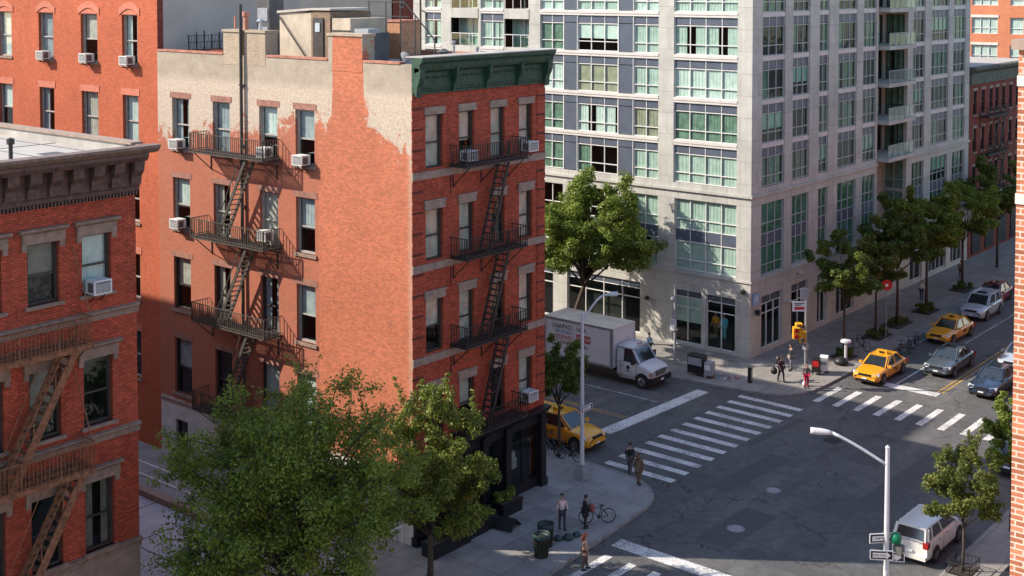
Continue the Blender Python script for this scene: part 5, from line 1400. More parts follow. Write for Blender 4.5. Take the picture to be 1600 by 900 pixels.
for s_ in (1, -1):
    S = lambda p: (p[0], p[1]*s_*1.01, p[2])
    g.bar(S(A1), S(a1), .09); g.bar(S((-2.15, .99, z0)), S((-2.15, .9, z1)), .6 if False else .1); g.bar(S(C1), S(c1), .12)
    g.add([S((-2.15, .995, z0)), S((-2.5, .995, z0)), S((-2.5, .905, z1)), S((-2.15, .905, z1))], [(0,1,2,3)])
g.build('pillars', M['truckwhite'], tr)
mb = MB(); loft(mb, [(-1.42, [(.75, z1), (.86, z1+.04), (.7, z1+.12), (.0001, z1+.15)]), (-1.55, [(.8, z1-.01), (.93, z1+.05), (.78, z1+.16), (.0001, z1+.2)]), (-2.5, [(.8, z1-.01), (.95, z1+.05), (.8, z1+.18), (.0001, z1+.23)]), (-2.6, [(.78, z1), (.9, z1+.05), (.7, z1+.14), (.0001, z1+.17)])]); o = mb.build('cab_roof', M['truckwhite'], tr, smooth=True)
for k in range(3): bx(-1.62, -1.52, -.22+.18*k, -.14+.18*k, z1+.2, z1+.26, 'marker_light', 'terracotta')
for s_ in (1, -1):
    bx(-.14, .02, min(s_*.62, s_*.95), max(s_*.62, s_*.95), .85, 1.08, 'headlight', 'lamp_clear')
    bx(-.2, .0, min(s_*.93, s_*1.0), max(s_*.93, s_*1.0), .85, 1.08, 'turn_signal', 'terracotta')
    m_ = MB(); m_.box(-1.35, -1.2, min(s_*1.06, s_*1.32), max(s_*1.06, s_*1.32), 1.45, 1.85); m_.bar((-1.3, s_*1.0, 1.5), (-1.3, s_*1.2, 1.55), .04); m_.build('wing_mirror', M['plastic_black'], tr)
    m_ = MB(); m_.box(-2.4, -1.2, s_*1.0-.02, s_*1.0+.035, .45, .55); m_.build('step', M['steel_grey'], tr)
    m_ = MB()
    for x in (-1.15, -2.3): m_.box(x-.008, x+.008, s_*1.022-.005, s_*1.022+.006, .6, 1.45)
    m_.box(-2.25, -2.1, s_*1.022-.005, s_*1.022+.02, 1.2, 1.24); m_.build('door_seam', M['plastic_black'], tr)
    m_ = MB(); m_.tube([(-1.75, s_*1.02, 1.15), (-1.75, s_*1.032, 1.15)], .13, 16); m_.box(-1.9, -1.6, s_*1.025-.004, s_*1.025+.007, .9, .95); m_.build('door_emblem', M['carblue'], tr)
    for x, rr_ in ((-.72, .42), (-6.9, .42)):
        a = MB(); a.tube([(x, s_*1.0-.02, .44), (x, s_*1.0+.045, .44)], rr_+.1, 20); 
        if x > -1: a.build('wheel_arch', M['plastic_black'], tr)
        wv = MB(); wv.tube([(0, -.14, 0), (0, -.12, 0), (0, .12, 0), (0, .14, 0)], [rr_*.92, rr_, rr_, rr_*.9], 22); wo = wv.build('wheel', M['tyre'], tr); wo.location = (x, s_*.93, rr_)
        ri = MB(); ri.tube([(0, s_*.135, 0), (0, s_*.16, 0)], [rr_*.6, rr_*.5], 16, 0); ri.tube([(0, s_*.155, 0), (0, s_*.2, 0)], .09, 10, 1)
        for k in range(8): an = k*PI/4; ri.tube([(math.cos(an)*.16, s_*.16, math.sin(an)*.16), (math.cos(an)*.16, s_*.175, math.sin(an)*.16)], .035, 6, 1)
        link('rim', ri.mesh('rim', [M['rim'], M['grille']]), wo)
m_ = MB(); m_.box(-.1, .05, -.5, .5, .82, 1.1); m_.build('grille', M['grille'], tr)
bx(-.2, .12, -1.04, 1.04, .42, .74, 'front_bumper', 'plastic_black'); bx(.12, .14, -.16, .16, .5, .62, 'number_plate', 'sign_white')
M['letter_red'] = plain('faded_red_lettering', (.36, .06, .06), .6, .3, 5); M['letter_black'] = plain('faded_black_lettering', (.06, .06, .07), .6, .3, 5); M['letter_blue'] = plain('faded_blue_lettering', (.12, .2, .36), .6, .3, 5)
# truck's right-hand side from camera is its local -y (faces -u)? side facing the camera is local y = -TW_
yy = -TW_-.03
for s, x, z, sz, mt in (('LNAPAD', -6.75, 2.9, .42, 'letter_black'), ('NSA', -5.2, 2.9, .42, 'letter_black'), ('EETLETION', -6.6, 2.58, .28, 'letter_blue'), ('LEOPAED', -6.6, 2.24, .34, 'letter_red'), ('CALLFA', -6.35, 1.9, .32, 'letter_red'), ('NEYAER', -5.15, 1.8, .24, 'letter_black')):
    put('lettering', text_mesh(s, sz, M[mt]), cargo, (x, yy, z), (R(90), 0, 0))
m_ = MB(); m_.box(-5.6, -4.5, yy-.004, yy+.004, 2.12, 2.6); o = m_.build('red_panel', M['letter_red'], cargo)
put('lettering', text_mesh('NYCEN', .3, M['sign_white']), cargo, (-5.05, yy-.008, 2.36), (R(90), 0, 0))

# ------------------------------------------------------------------ street furniture
def lamp(loc, h, armdir, reach, rise, label, mt, base=True, curved=True, head_l=.7):
    t = thing('street_lamp', label, 'street lamp', loc)
    mb = MB(); mb.tube([(0, 0, 0), (0, 0, h*.5), (0, 0, h)], [.12, .10, .075], 12); mb.lathe([(.08, h), (.09, h+.05), (.02, h+.12)], 10); mb.build('pole', M[mt], t, smooth=False)
    if base: mb = MB(); mb.prism([(-.27, -.27), (.27, -.27), (.27, .27), (-.27, .27)], -.01, .55); mb.prism([(-.2, -.2), (.2, -.2), (.2, .2), (-.2, .2)], .55, .75); mb.build('base', M['steel_grey'], t)
    d = Vector((*armdir, 0)).normalized(); pts = []
    for i in range(9):
        k = i/8; 
        zz = h-.35+rise*math.sin(k*PI/2) if curved else h-.6+rise*k+.25*math.sin(k*PI/2)
        pts.append(d*(reach*k)+Vector((0, 0, zz)))
    mb = MB(); mb.tube(pts, [.055]*9, 8); mb.build('arm', M[mt], t, smooth=True)
    e = pts[-1]; f_ = pts[-1]+d*head_l+Vector((0, 0, .02))
    mb = MB(); s = Vector((-d.y, d.x, 0))
    st_ = []
    for i in range(7):
        k = i/6; w_ = .06+.06*math.sin(min(1, k*1.3)*PI*.62); c_ = e.lerp(f_, k); st_.append((c_, w_))
    mb.tube([c for c, _ in st_], [w_ for _, w_ in st_], 10); mb.build('lamp_head', M['alu_white'] if mt != 'steel_grey' else M['steel_grey'], t, smooth=True)
    return t
def camdir(dx, dy):  # right, forward in plan
    return (math.cos(az)*dy+math.sin(az)*dx, math.sin(az)*dy-math.cos(az)*dx)
l1 = lamp((51.15, 37.6, .13), 8.3, camdir(1, .15), 1.25, 1.35, 'grey street lamp with curved arm on the shopfront corner', 'alu_white', head_l=.55)
l2 = lamp((42.6, 18.0, .13), 8.55, camdir(-1, .25), 1.9, .75, 'tall pale lamp post with one-way signs in the right foreground', 'alu_white', curved=False, head_l=.75)
def arrow_sign(parent, loc, rz, w_=.95, h_=.32, tilt=0, txt='ONE WAY'):
    o = MB(); o.box(-w_/2, w_/2, -.015, .015, -h_/2, h_/2)
    s = o.build('sign', M['sign_white'], parent); s.location = loc; s.rotation_euler = (0, tilt, rz)
    f_ = MB(); 
    for sy in (-.02, .017):
        f_.box(-w_/2+.03, w_/2-.03, sy, sy+.003, -h_/2+.03, h_/2-.03)
    f_.tf = None
    link('border', f_.mesh('border', M['plastic_black']), s)
    a_ = MB(); W2 = w_/2-.09; H2 = h_*.26
    for y in (-.026, .024): a_.add([(-W2, y, -H2), (W2*.5, y, -H2), (W2*.5, y, -H2*1.6), (W2, y, 0), (W2*.5, y, H2*1.6), (W2*.5, y, H2), (-W2, y, H2)], [(0,1,2,3,4,5,6)])
    link('arrow', a_.mesh('arrow', M['sign_white']), s)
    k = 'ow%d' % int(w_*100)
    if k not in CACHE: CACHE[k] = text_mesh(txt, h_*.30, M['plastic_black'])
    put('lettering', CACHE[k], s, (-W2*.2, -.03, 0), (R(90), 0, 0))
    return s
fr = math.atan2(*camdir(1, 0)[::-1])
arrow_sign(l1, (.0, -.28, 3.65), fr+.9, .95, .3)
arrow_sign(l2, (camdir(-1, 0)[0]*.12, camdir(-1, 0)[1]*.12, 5.35), fr+.12, 1.0, .34)
arrow_sign(l2, (camdir(.35, -.2)[0]*.3, camdir(.35, -.2)[1]*.3, 4.72), fr-.2, 1.0, .34)
arrow_sign(l2, (camdir(-.5, -.25)[0]*.4, camdir(-.5, -.25)[1]*.4, 4.78), fr-.1, .8, .34)
s = MB(); s.lathe([(.05, -.2), (.17, -.16), (.2, 0), (.15, .16), (.03, .2)], 14, 0, (0, 0, 0)); o = s.build('signal_globe', M['sign_green'], l2, smooth=True); o.location = (*[c*.33 for c in camdir(1, 0)], 5.35)
s = MB(); s.tube([(0, 0, 5.3), (*[c*.3 for c in camdir(1, 0)], 5.3)], .06, 8); s.box(.1, .4, -.5, -.2, 4.8, 5.1); s.build('bracket', M['grille'], l2)

# signal pole at the far corner
sp = thing('signal_pole', 'signal pole with yellow housing and street signs on the far corner', 'traffic signal', (71.9, 35.75, .13))
mb = MB(); mb.tube([(0, 0, 0), (0, 0, 6.0)], [.09, .07], 10); mb.lathe([(.2, 0), (.2, .15), (.1, .35)], 12); mb.build('pole', M['steel'], sp)
cr_ = camdir(1, 0); cb_ = camdir(0, -1)
def hd(off, z, col, lens):
    s = MB(); s.box(-.19, .19, -.2, .2, -.36, .36); o = s.build('signal_head', M[col], sp); o.location = (cr_[0]*off[0]+cb_[0]*off[1], cr_[1]*off[0]+cb_[1]*off[1], z); o.rotation_euler = (0, 0, fr)
    for i, c in enumerate(lens):
        q = MB(); q.tube([(0, -.2, .18-.36*i), (0, -.26, .18-.36*i)], [.14, .13], 14); link('signal_lens', q.mesh('signal_lens', M[c]), o)
    q = MB(); q.box(-.2, .2, -.34, -.2, .33, .37); link('visor', q.mesh('visor', M[col]), o)
hd((-.62, .1), 3.35, 'signal_yellow', ['red', 'red']); hd((-.25, .15), 3.15, 'signal_yellow', ['signal_yellow', 'grille']); hd((-.42, -.1), 3.55, 'signal_yellow', ['grille', 'grille'])
s = MB(); s.box(-.75, .05, -.03, .03, 3.2, 3.26); o = s.build('bracket', M['steel'], sp); o.rotation_euler = (0, 0, fr)
for (x, z, w_, h_, mt) in ((-.42, 5.0, .85, .62, 'sign_white'), (-.12, 5.75, .5, .75, 'steel_grey')):
    s = MB(); s.box(-w_/2, w_/2, -.015, .015, -h_/2, h_/2); o = s.build('sign', M[mt], sp); o.location = (cr_[0]*x+cb_[0]*.1, cr_[1]*x+cb_[1]*.1, z); o.rotation_euler = (0, 0, fr)
    if mt == 'sign_white':
        q = MB(); q.box(-.32, .3, -.022, -.016, -.2, -.03); link('red_arrow', q.mesh('red_arrow', M['red']), o)
        q = MB(); q.box(-.3, .1, -.022, -.016, .06, .12); q.box(-.3, .28, -.022, -.016, .17, .22); link('lettering', q.mesh('lettering', M['plastic_black']), o)
s = MB(); s.box(-.17, .17, -.12, .12, 2.3, 2.62); s.build('control_box', M['steel_grey'], sp)
# corner bollard
t = thing('bollard', 'short black bollard alone near the far kerb corner', 'bollard', (70.3, 38.7, .13)); mb = MB(); mb.box(-.13, .13, -.1, .1, 0, .95); mb.build('post', M['plastic_black'], t); mb = MB(); mb.box(-.06, .06, -.112, -.1, .15, .85); mb.build('panel', M['steel_grey'], t)
# wall sign on stone corner
t = thing('wall_sign', 'pale blue square sign on the stone corner of the tall block', 'sign', (76.1, 41.15, 3.9)); mb = MB(); mb.box(-1.1, -.35, -.1, 0, -.25, .5); mb.build('panel', M['sign_blue'], t)
mb = MB(); mb.box(-.95, -.5, -.115, -.1, .05, .12); mb.box(-.9, -.6, -.115, -.1, .2, .3); mb.build('lettering', M['sign_white'], t)
t = thing('wall_camera', 'dark wall camera under the pale blue corner sign', 'camera', (75.4, 41.1, 3.2)); mb = MB(); mb.box(-.15, .15, -.25, 0, -.15, .12); mb.lathe([(.1, -.25), (.13, -.15)], 10, 0, (0, -.15, 0)); mb.build('housing', M['iron'], t)
# utility pole with boxes, left of the display window
t = thing('utility_pole', 'grey steel utility pole with pale meter boxes before the display window', 'pole', (70.6, 44.4, .13))
mb = MB(); mb.tube([(0, 0, 0), (0, 0, 5.2)], .09, 10); mb.build('pole', M['steel_grey'], t)
mb = MB(); mb.box(-.3, -.05, -.15, .2, 2.3, 3.0); mb.build('meter_box', M['alu_white'], t); mb = MB(); mb.lathe([(.05, 4.2), (.15, 4.35), (.05, 4.5)], 10, 0, (-.15, .1, 0)); mb.build('lamp_globe', M['alu_white'], t)
mb = MB(); mb.box(-.5, .4, -.03, .03, 2.2, 2.27); mb.build('crossbar', M['steel_grey'], t)
# newspaper boxes / litter heap near the truck front
def box_thing(name, label, cat, loc, rz, w_, d_, h_, body, door, group=None, legs=True):
    t = thing(name, label, cat, loc, rz, group)
    b = MB(); b.prism([(-w_/2, -d_/2), (w_/2, -d_/2), (w_/2, d_/2), (-w_/2, d_/2)], .18 if legs else 0, h_); b.extrude_x([(-d_/2-.03, h_), (d_/2, h_), (d_/2, h_+.08), (-d_/2+.05, h_+.03)], -w_/2, w_/2); b.build('body', M[body], t)
    q = MB(); q.box(-w_/2+.05, w_/2-.05, -d_/2-.02, -d_/2, h_*.55, h_-.08); q.build('door', M[door], t)
    if legs:
        q = MB()
        for x in (-w_/2+.04, w_/2-.04): 
            for y in (-d_/2+.04, d_/2-.04): q.box(x-.025, x+.025, y-.025, y+.025, 0, .2)
        q.build('legs', M['iron'], t)
    return t
box_thing('newspaper_box', 'black newspaper box by the kerb ahead of the truck', 'newspaper box', (69.6, 42.1, .13), -PI/2, 1.1, .6, 1.25, 'plastic_black', 'steel_grey')
box_thing('newspaper_box', 'grey newspaper box right of the black one by the truck', 'newspaper box', (69.6, 41.2, .13), -PI/2, .5, .5, .95, 'steel_grey', 'sign_white')
t = thing('rubbish_heap', 'pale crumpled litter heap on the kerb beside the newspaper boxes', 'litter', (69.9, 40.5, .14))
mb = MB(); r = random.Random(9)
for i in range(16):
    a, b, s_ = r.uniform(-.7, .7), r.uniform(-.9, .9), r.uniform(.08, .22)
    mb.add([(a+r.uniform(-s_, s_), b+r.uniform(-s_, s_), r.uniform(0, s_*1.4)) for _ in range(6)], [(0,1,2),(1,3,2),(2,3,4),(4,3,5),(0,2,4),(1,0,5)], i % 3)
mb.build('litter', [M['alu_white'], M['steel_grey'], M['terracotta']], t)
for (u, v, lab, bd) in ((75.2, 36.1, 'white low box right of the signal pole', 'sign_white'), (74.5, 36.3, 'dark low box with red label right of the signal pole', 'plastic_black')):
    box_thing('newspaper_box', lab, 'newspaper box', (u, v, .13), -PI/2+.3, .5, .45, 1.0, bd, 'red' if bd == 'plastic_black' else 'steel_grey')
t = thing('mushroom_vent', 'pale domed vent on a post beside the first sedan taxi', 'vent', (78.2, 36.0, .13)); mb = MB(); mb.tube([(0,0,0), (0,0,1.5)], .1, 8); mb.build('post', M['alu_white'], t); mb = MB(); mb.lathe([(.1, 1.3), (.36, 1.34), (.33, 1.46), (.1, 1.52)], 14); mb.build('cap', M['alu_white'], t)
t = thing('rubbish_bag', 'dark rubbish bag heaped at the foot of the domed vent', 'rubbish bag', (77.5, 36.0, .13)); mb = MB(); mb.lathe([(.35, 0), (.5, .15), (.42, .35), (.15, .5), (.03, .55)], 10); mb.build('bag', M['plastic_black'], t, smooth=True)
# round red signs
def red_sign(loc, h, r_, label, mt='steel_grey'):
    t = thing('round_sign', label, 'sign', loc, 0, 'round red signs')
    mb = MB(); mb.tube([(0, 0, 0), (0, 0, h)], .03, 8); mb.build('post', M[mt], t)
    mb = MB(); d = camdir(0, -1); mb.tube([(d[0]*.03, d[1]*.03, h), (d[0]*.06, d[1]*.06, h)], r_, 18); mb.build('disc', M['red'], t)
    mb = MB(); mb.tube([(d[0]*.062, d[1]*.062, h), (d[0]*.068, d[1]*.068, h)], r_*.3, 12); mb.build('emblem', M['sign_white'], t)
red_sign((84.4, 35.9, .13), 4.0, .38, 'round red sign on a pole under the olive tree')
red_sign((42.4, 37.5, .13), 1.9, .2, 'small round red sign by the black shopfront beside the yellow-green tree')
# orange hanging sign far right
t = thing('blade_sign', 'small bright orange square sign hung from the maroon row house', 'sign', (118.6, 40.6, 4.4)); mb = MB(); mb.box(-.5, .5, -.5, -.4, 0, 1.1); mb.bar((0, .6, 1.0), (0, -.45, 1.0), .05); mb.build('panel', M['red'], t)

# litter bins
def litter_bin(loc, label, rz=0):
    t = thing('litter_bin', label, 'litter bin', loc, rz, 'green litter bins')
    b = MB(); b.lathe([(.27, 0), (.34, .9), (.36, .95), (.36, 1.0), (.31, 1.0), (.28, .9)], 16); 
    for k in range(16):
        a = k*PI/8; b.bar((math.cos(a)*.275, math.sin(a)*.275, .02), (math.cos(a)*.35, math.sin(a)*.35, .95), .03)
    b.build('basket', M['bin_green'], t)
    b = MB(); b.lathe([(.1, .8), (.30, .95), (.37, 1.02), (.385, .99), (.38, .85)], 16); b.build('liner', M['bin_liner'], t)
litter_bin((42.95, 33.75, .13), 'dark green litter bin nearest the kerb with teal liner')
litter_bin((43.9, 34.25, .13), 'dark green litter bin just behind the foremost bin')
t = thing('rubbish_bag', 'teal rubbish bags lying behind the two green bins', 'rubbish bag', (45.1, 33.9, .13))
mb = MB(); 
for (x, y, s_) in ((0, 0, .25), (.5, -.1, .2), (-.35, .3, .22)): mb.lathe([(s_*.8, 0), (s_*1.1, s_*.3), (s_*.7, s_*.8), (.03, s_)], 9, 0, (x, y, 0))
mb.build('bag', M['bin_liner'], t, smooth=True)
# planters by the shopfront
for i, (u, v, w_, lab) in enumerate(((40.9, 37.45, 1.2, 'long black planter nearest the large trees'), (43.1, 37.6, 1.0, 'black planter below the small round red sign'), (45.6, 37.9, .7, 'square black planter by the shopfront door'))):
    t = thing('planter', lab, 'planter', (u, v, .13), 0, 'black planters by the shopfront')
    b = MB(); b.box(-w_, w_, -.38, .38, 0, .55); b.box(-w_-.04, w_+.04, -.42, .42, .5, .6); b.build('trough', M['black'], t)
    b = MB(); b.box(-w_+.05, w_-.05, -.33, .33, .6, .62); b.build('soil', M['soil'], t)
    r = random.Random(i); cs_ = [(r.uniform(-w_+.1, w_-.1), r.uniform(-.25, .25), .8+r.uniform(-.1, .2)) for _ in range(9)]
    link('plants', leaf_mesh('plants', cs_, [.22]*9, 700, .1, M['leaf_deep'], 200+i), t)
t = thing('folding_sign', 'black folding sign lying open between the planters', 'sign', (44.3, 37.0, .13), .2); mb = MB(); mb.bar((-.5, -.2, .02), (0, -.2, .45), .9, 0, .04); mb.bar((.5, -.2, .02), (0, -.2, .45), .9, 0, .04); mb.build('board', M['black'], t)
# corner ramp
mb = MB(); mb.add([(50.9, 34.4, .137), (52.6, 35.6, .137), (52.7, 37.8, .137), (51.6, 37.4, .137), (50.6, 35.8, .137)], [(0, 1, 2, 3, 4)]); o = struct('ramp', mb, plain('pale_concrete_ramp', (.26, .26, .26), .85, .12, 2))
# tree pit guard under the slim tree
t = thing('tree_guard', 'low iron tree guard round the slim sunlit tree', 'tree guard', (53.2, 19.1, .13))
mb = MB()
for a, b in (((-.6, -.5), (.6, -.5)), ((.6, -.5), (.6, .5)), ((.6, .5), (-.6, .5)), ((-.6, .5), (-.6, -.5))):
    for z in (.1, .5): mb.bar((*a, z), (*b, z), .03)
    for k in range(7): p = (a[0]+(b[0]-a[0])*k/6, a[1]+(b[1]-a[1])*k/6); mb.bar((*p, 0), (*p, .55), .02)
mb.build('rail', M['iron'], t); mb = MB(); mb.box(-.55, .55, -.45, .45, .005, .03); mb.build('soil', M['soil'], t)
t = thing('bench', 'dark iron bench beside the salmon brick edge', 'bench', (53.6, 17.2, .13), 0)
mb = MB(); mb.box(-.9, .9, -.25, .25, .42, .47); mb.build('seat', M['iron'], t); mb = MB(); mb.box(-.9, .9, -.3, -.26, .5, .95); mb.build('backrest', M['iron'], t)
for x in (-.8, .8): mb = MB(); mb.bar((x, -.25, 0), (x, -.25, .9), .05); mb.bar((x, .22, 0), (x, .22, .44), .05); mb.build('leg', M['iron'], t)

# bicycles
def bicycle_proto():
    t = thing('bicycle', '', 'bicycle')
    for x in (-.52, .52):
        b = MB()
        n_ = 20
        for k in range(n_):
            a0, a1 = 2*PI*k/n_, 2*PI*(k+1)/n_; b.bar((x+.33*math.cos(a0), 0, .34+.33*math.sin(a0)), (x+.33*math.cos(a1), 0, .34+.33*math.sin(a1)), .035)
        w_ = b.build('wheel', M['tyre'], t)
        s = MB()
        for k in range(8): a = k*PI/4; s.bar((x, 0, .34), (x+.32*math.cos(a), 0, .34+.32*math.sin(a)), .008)
        link('spokes', s.mesh('spokes', M['steel']), w_)
    b = MB()
    for p, q in (((-.52, 0, .34), (-.08, 0, .3)), ((-.08, 0, .3), (-.2, 0, .78)), ((-.52, 0, .34), (-.18, 0, .72)), ((-.2, 0, .74), (.36, 0, .74)), ((-.08, 0, .3), (.38, 0, .68)), ((.34, 0, .9), (.52, 0, .34))): b.bar(p, q, .035)
    b.build('frame', M['carblue'], t)
    b = MB(); b.box(-.33, -.1, -.06, .06, .8, .85); b.build('saddle', M['plastic_black'], t)
    b = MB(); b.bar((.32, -.26, .96), (.32, .26, .96), .03); b.bar((.34, 0, .9), (.32, 0, .97), .03); b.build('handlebar', M['iron'], t)
    b = MB(); b.tube([(-.08, -.05, .3), (-.08, .05, .3)], .08, 10); b.bar((-.08, .08, .3), (0, .1, .2), .02); b.build('crank', M['iron'], t)
    return t
bp = bicycle_proto()
spots = [((47.3, 33.9, .13), 2.35, 'bicycle beside the person in red and black on the near corner'),
         ((52.9, 40.9, .13), 1.4, 'bicycle parked nearest the tenement corner by the taxi minivan'),
         ((52.7, 39.6, .13), 1.7, 'bicycle parked between the small lamp base and the taxi minivan'),
         ((82.3, 34.0, 0), .2, 'bicycle parked on the road just behind the first sedan taxi'),
         ((83.6, 33.9, 0), .5, 'bicycle parked in the middle of the row between the two sedan taxis'),
         ((84.9, 34.0, 0), .1, 'bicycle parked nearest the front of the second sedan taxi'),
         ((81.5, 36.4, .13), 1.2, 'bicycle standing by the dark tree nearest the signal')]
for i, (p, a, lab) in enumerate(spots):
    o = bp if i == 0 else copy_tree(bp)
    o.location = p; o.rotation_euler.z = a; tag(o, lab, 'bicycle', 'parked bicycles')

# ------------------------------------------------------------------ people
def skin(name, verts, edges, radii, root, mat, parent, lv=1):
    me = bpy.data.meshes.new(name); me.from_pydata(verts, edges, [])
    o = bpy.data.objects.new(name, me); COL.objects.link(o)
    md = o.modifiers.new('skin', 'SKIN'); md.use_smooth_shade = True; md.branch_smoothing = .4
    if not me.skin_vertices: pass
    for i, r_ in enumerate(radii):
        d = me.skin_vertices[0].data[i]; rr_ = r_ if hasattr(r_, '__len__') else (r_, r_); d.radius = rr_; d.use_root = (i == root)
    s = o.modifiers.new('sub', 'SUBSURF'); s.levels = lv; s.render_levels = lv
    dg = bpy.context.evaluated_depsgraph_get(); m2 = bpy.data.meshes.new_from_object(o.evaluated_get(dg))
    bpy.data.objects.remove(o)
    m2.name = name; m2.materials.clear(); m2.materials.append(mat)
    m2.polygons.foreach_set('use_smooth', [True]*len(m2.polygons))
    return link(name, m2, parent)
def cloth(c, nm): 
    k = 'cl_%s' % nm
    if k not in M: M[k] = plain(nm, c, .85, .3, 14)
    return M[k]
def person(label, loc, face, H=1.60, top=('white_cotton', (.55, .5, .52)), legs=('navy_cloth', (.03, .035, .06)), hair=(.02, .015, .012), stride=.18, skinm='skin', coat=0, arms=(.1, .25), long_hair=False, group='people on the street', head_tilt=0, cat='person', name='person'):
    """local +x = facing"""
    t = thing(name, label, cat, loc, face, group); s = H*.93/1.75
    J = {}
    V_ = []; E_ = []; Rr = []
    def jv(n, p, r_, par=None):
        V_.append((p[0]*s, p[1]*s, p[2]*s)); Rr.append(tuple(x*s for x in r_) if hasattr(r_, '__len__') else r_*s); J[n] = len(V_)-1
        if par is not None: E_.append((J[par], J[n]))
    jv('pel', (0, 0, .95), (.13, .15)); jv('waist', (.0, 0, 1.1), (.105, .13), 'pel'); jv('chest', (.01, 0, 1.32), (.12, .17), 'waist'); jv('neckb', (0, 0, 1.46), .075, 'chest'); jv('neck', (.01, 0, 1.53), .052, 'neckb')
    jv('head0', (.02+head_tilt*.3, 0, 1.60), (.075, .065), 'neck'); jv('head1', (.03+head_tilt, 0, 1.67), (.098, .078), 'head0'); jv('head2', (.02+head_tilt, 0, 1.745-abs(head_tilt)*.3), (.06, .05), 'head1')
    jv('nose', (.145+head_tilt, 0, 1.66), .012, 'head1')
    st_ = (stride, -stride)
    for sd, sg in (('l', 1), ('r', -1)):
        k = st_[0] if sg > 0 else st_[1]
        jv('hip'+sd, (0, sg*.095, .90), .088, 'pel'); jv('knee'+sd, (k*.55+.03, sg*.10, .50), .058, 'hip'+sd); jv('calf'+sd, (k*.75-.01, sg*.10, .34), .052, 'knee'+sd); jv('ank'+sd, (k, sg*.10, .085), .036, 'calf'+sd); jv('toe'+sd, (k+.15, sg*.115, .035), .032, 'ank'+sd)
        a = arms[0] if sg > 0 else arms[1]
        jv('sh'+sd, (0, sg*.185, 1.41), .058, 'chest'); jv('elb'+sd, (a*.3-.03, sg*.245, 1.13), .042, 'sh'+sd); jv('wri'+sd, (a*1.1, sg*.24, .90+a*.45), .029, 'elb'+sd)
        hx, hy, hz = a*1.1, sg*.24, .90+a*.45
        jv('palm'+sd, (hx+.025+a*.08, hy, hz-.065), (.022, .034), 'wri'+sd)
        for q in range(4):
            yy_ = hy+(q-1.5)*.02; ln = (.07, .08, .075, .06)[q]
            jv('f%d%s' % (q, sd), (hx+.03+a*.1+.005, yy_, hz-.10), .0095, 'palm'+sd); jv('g%d%s' % (q, sd), (hx+.045+a*.12, yy_, hz-.10-ln*.7), .008, 'f%d%s' % (q, sd))
        jv('th'+sd, (hx+.06+a*.08, hy-sg*.03, hz-.075), .010, 'palm'+sd)
    skin('body', V_, E_, Rr, 0, M[skinm], t, 1)
    def sub(nm, names, scale, mat, extra=None, skip=(), shrink={}):
        idx = {J[n]: i for i, n in enumerate(names)}
        vv = [V_[J[n]] for n in names]; ee = [(idx[a], idx[b]) for a, b in E_ if a in idx and b in idx]
        rr_ = [tuple(x*scale*shrink.get(n, 1) for x in (Rr[J[n]] if hasattr(Rr[J[n]], '__len__') else (Rr[J[n]],)*2)) for n in names]
        if extra:
            for (p, r_, par) in extra: vv.append((p[0]*s, p[1]*s, p[2]*s)); rr_.append(tuple(x*s for x in r_)); ee.append((names.index(par) if isinstance(par, str) else len(vv)-2, len(vv)-1))
        return skin(nm, vv, ee, rr_, 0, mat, t, 1)
    sub('trousers', ['pel', 'hipl', 'kneel', 'calfl', 'ankl', 'hipr', 'kneer', 'calfr', 'ankr'], 1.2, cloth(legs[1], legs[0]), shrink={'ankl': 1.25, 'ankr': 1.25})
    ex = [((0, 0, .78), (.17, .2), 'pel'), ((0, 0, .5 if coat > 1 else .66), (.18, .22), None)] if coat else None
    sub('coat' if coat else 'shirt', ['pel', 'waist', 'chest', 'neckb', 'shl', 'elbl', 'wril', 'shr', 'elbr', 'wrir'], 1.16 if not coat else 1.3, cloth(top[1], top[0]), ex)
    for sd in 'lr': 
        a, b = V_[J['ank'+sd]], V_[J['toe'+sd]]
        m_ = MB(); m_.tube([(a[0]-.07, a[1], .05), (a[0], a[1], .055), (b[0]-.03, b[1], .045), (b[0]+.03, b[1], .035)], [.035, .05, .045, .025], 8); m_.build('shoe', M['plastic_black'], t, smooth=True)
    hx = (.03+head_tilt)*s; hm = plain('hair_%d' % int(hair[0]*1000), hair, .6, .3, 20)
    m_ = MB(); vs = []; fs = []
    for i in range(7):
        for k in range(12):
            ph = i/6*PI*.62; a = k*PI/6; front = max(0, math.cos(a))
            rr_ = .112*s; z_ = math.cos(ph)*.115*s
            if front > .5 and i > 3: ph2 = PI*.62*3.2/6; z_ = math.cos(ph2)*.115*s; ph = ph2
            vs.append((hx-.012*s+rr_*math.sin(ph)*math.cos(a)*1.02, rr_*.86*math.sin(ph)*math.sin(a), 1.675*s+z_-abs(head_tilt)*.2))
    for i in range(6):
        for k in range(12): a = i*12+k; b = i*12+(k+1) % 12; fs.append((a, b, b+12, a+12))
    m_.add(vs, fs)
    if long_hair: m_.tube([(hx-.05, 0, 1.66*s), (hx-.1, 0, 1.5*s), (hx-.11, 0, 1.36*s)], [.1, .1, .05], 10)
    m_.build('hair', hm, t, smooth=True)
    m_ = MB()
    for sg in (1, -1): m_.lathe([(.004, -.008), (.011, 0), (.004, .008)], 6, 0, (hx+.088*s, sg*.033, 1.685*s))
    m_.build('eyes', M['plastic_black'], t)
    return t
person('person in pale pink shirt and dark trousers behind the green bins', (45.75, 34.75, .13), -2.2, 1.74, ('pale_pink_cotton', (.55, .42, .45)), ('dark_denim', (.03, .035, .055)), stride=.1, arms=(.15, .05))
person('person in long black coat with red scarf beside the bicycle', (46.5, 34.0, .13), -.6, 1.66, ('black_wool', (.018, .018, .02)), ('black_trousers', (.015, .015, .017)), stride=.05, coat=2, arms=(.3, .25), skinm='skin2', head_tilt=.03)
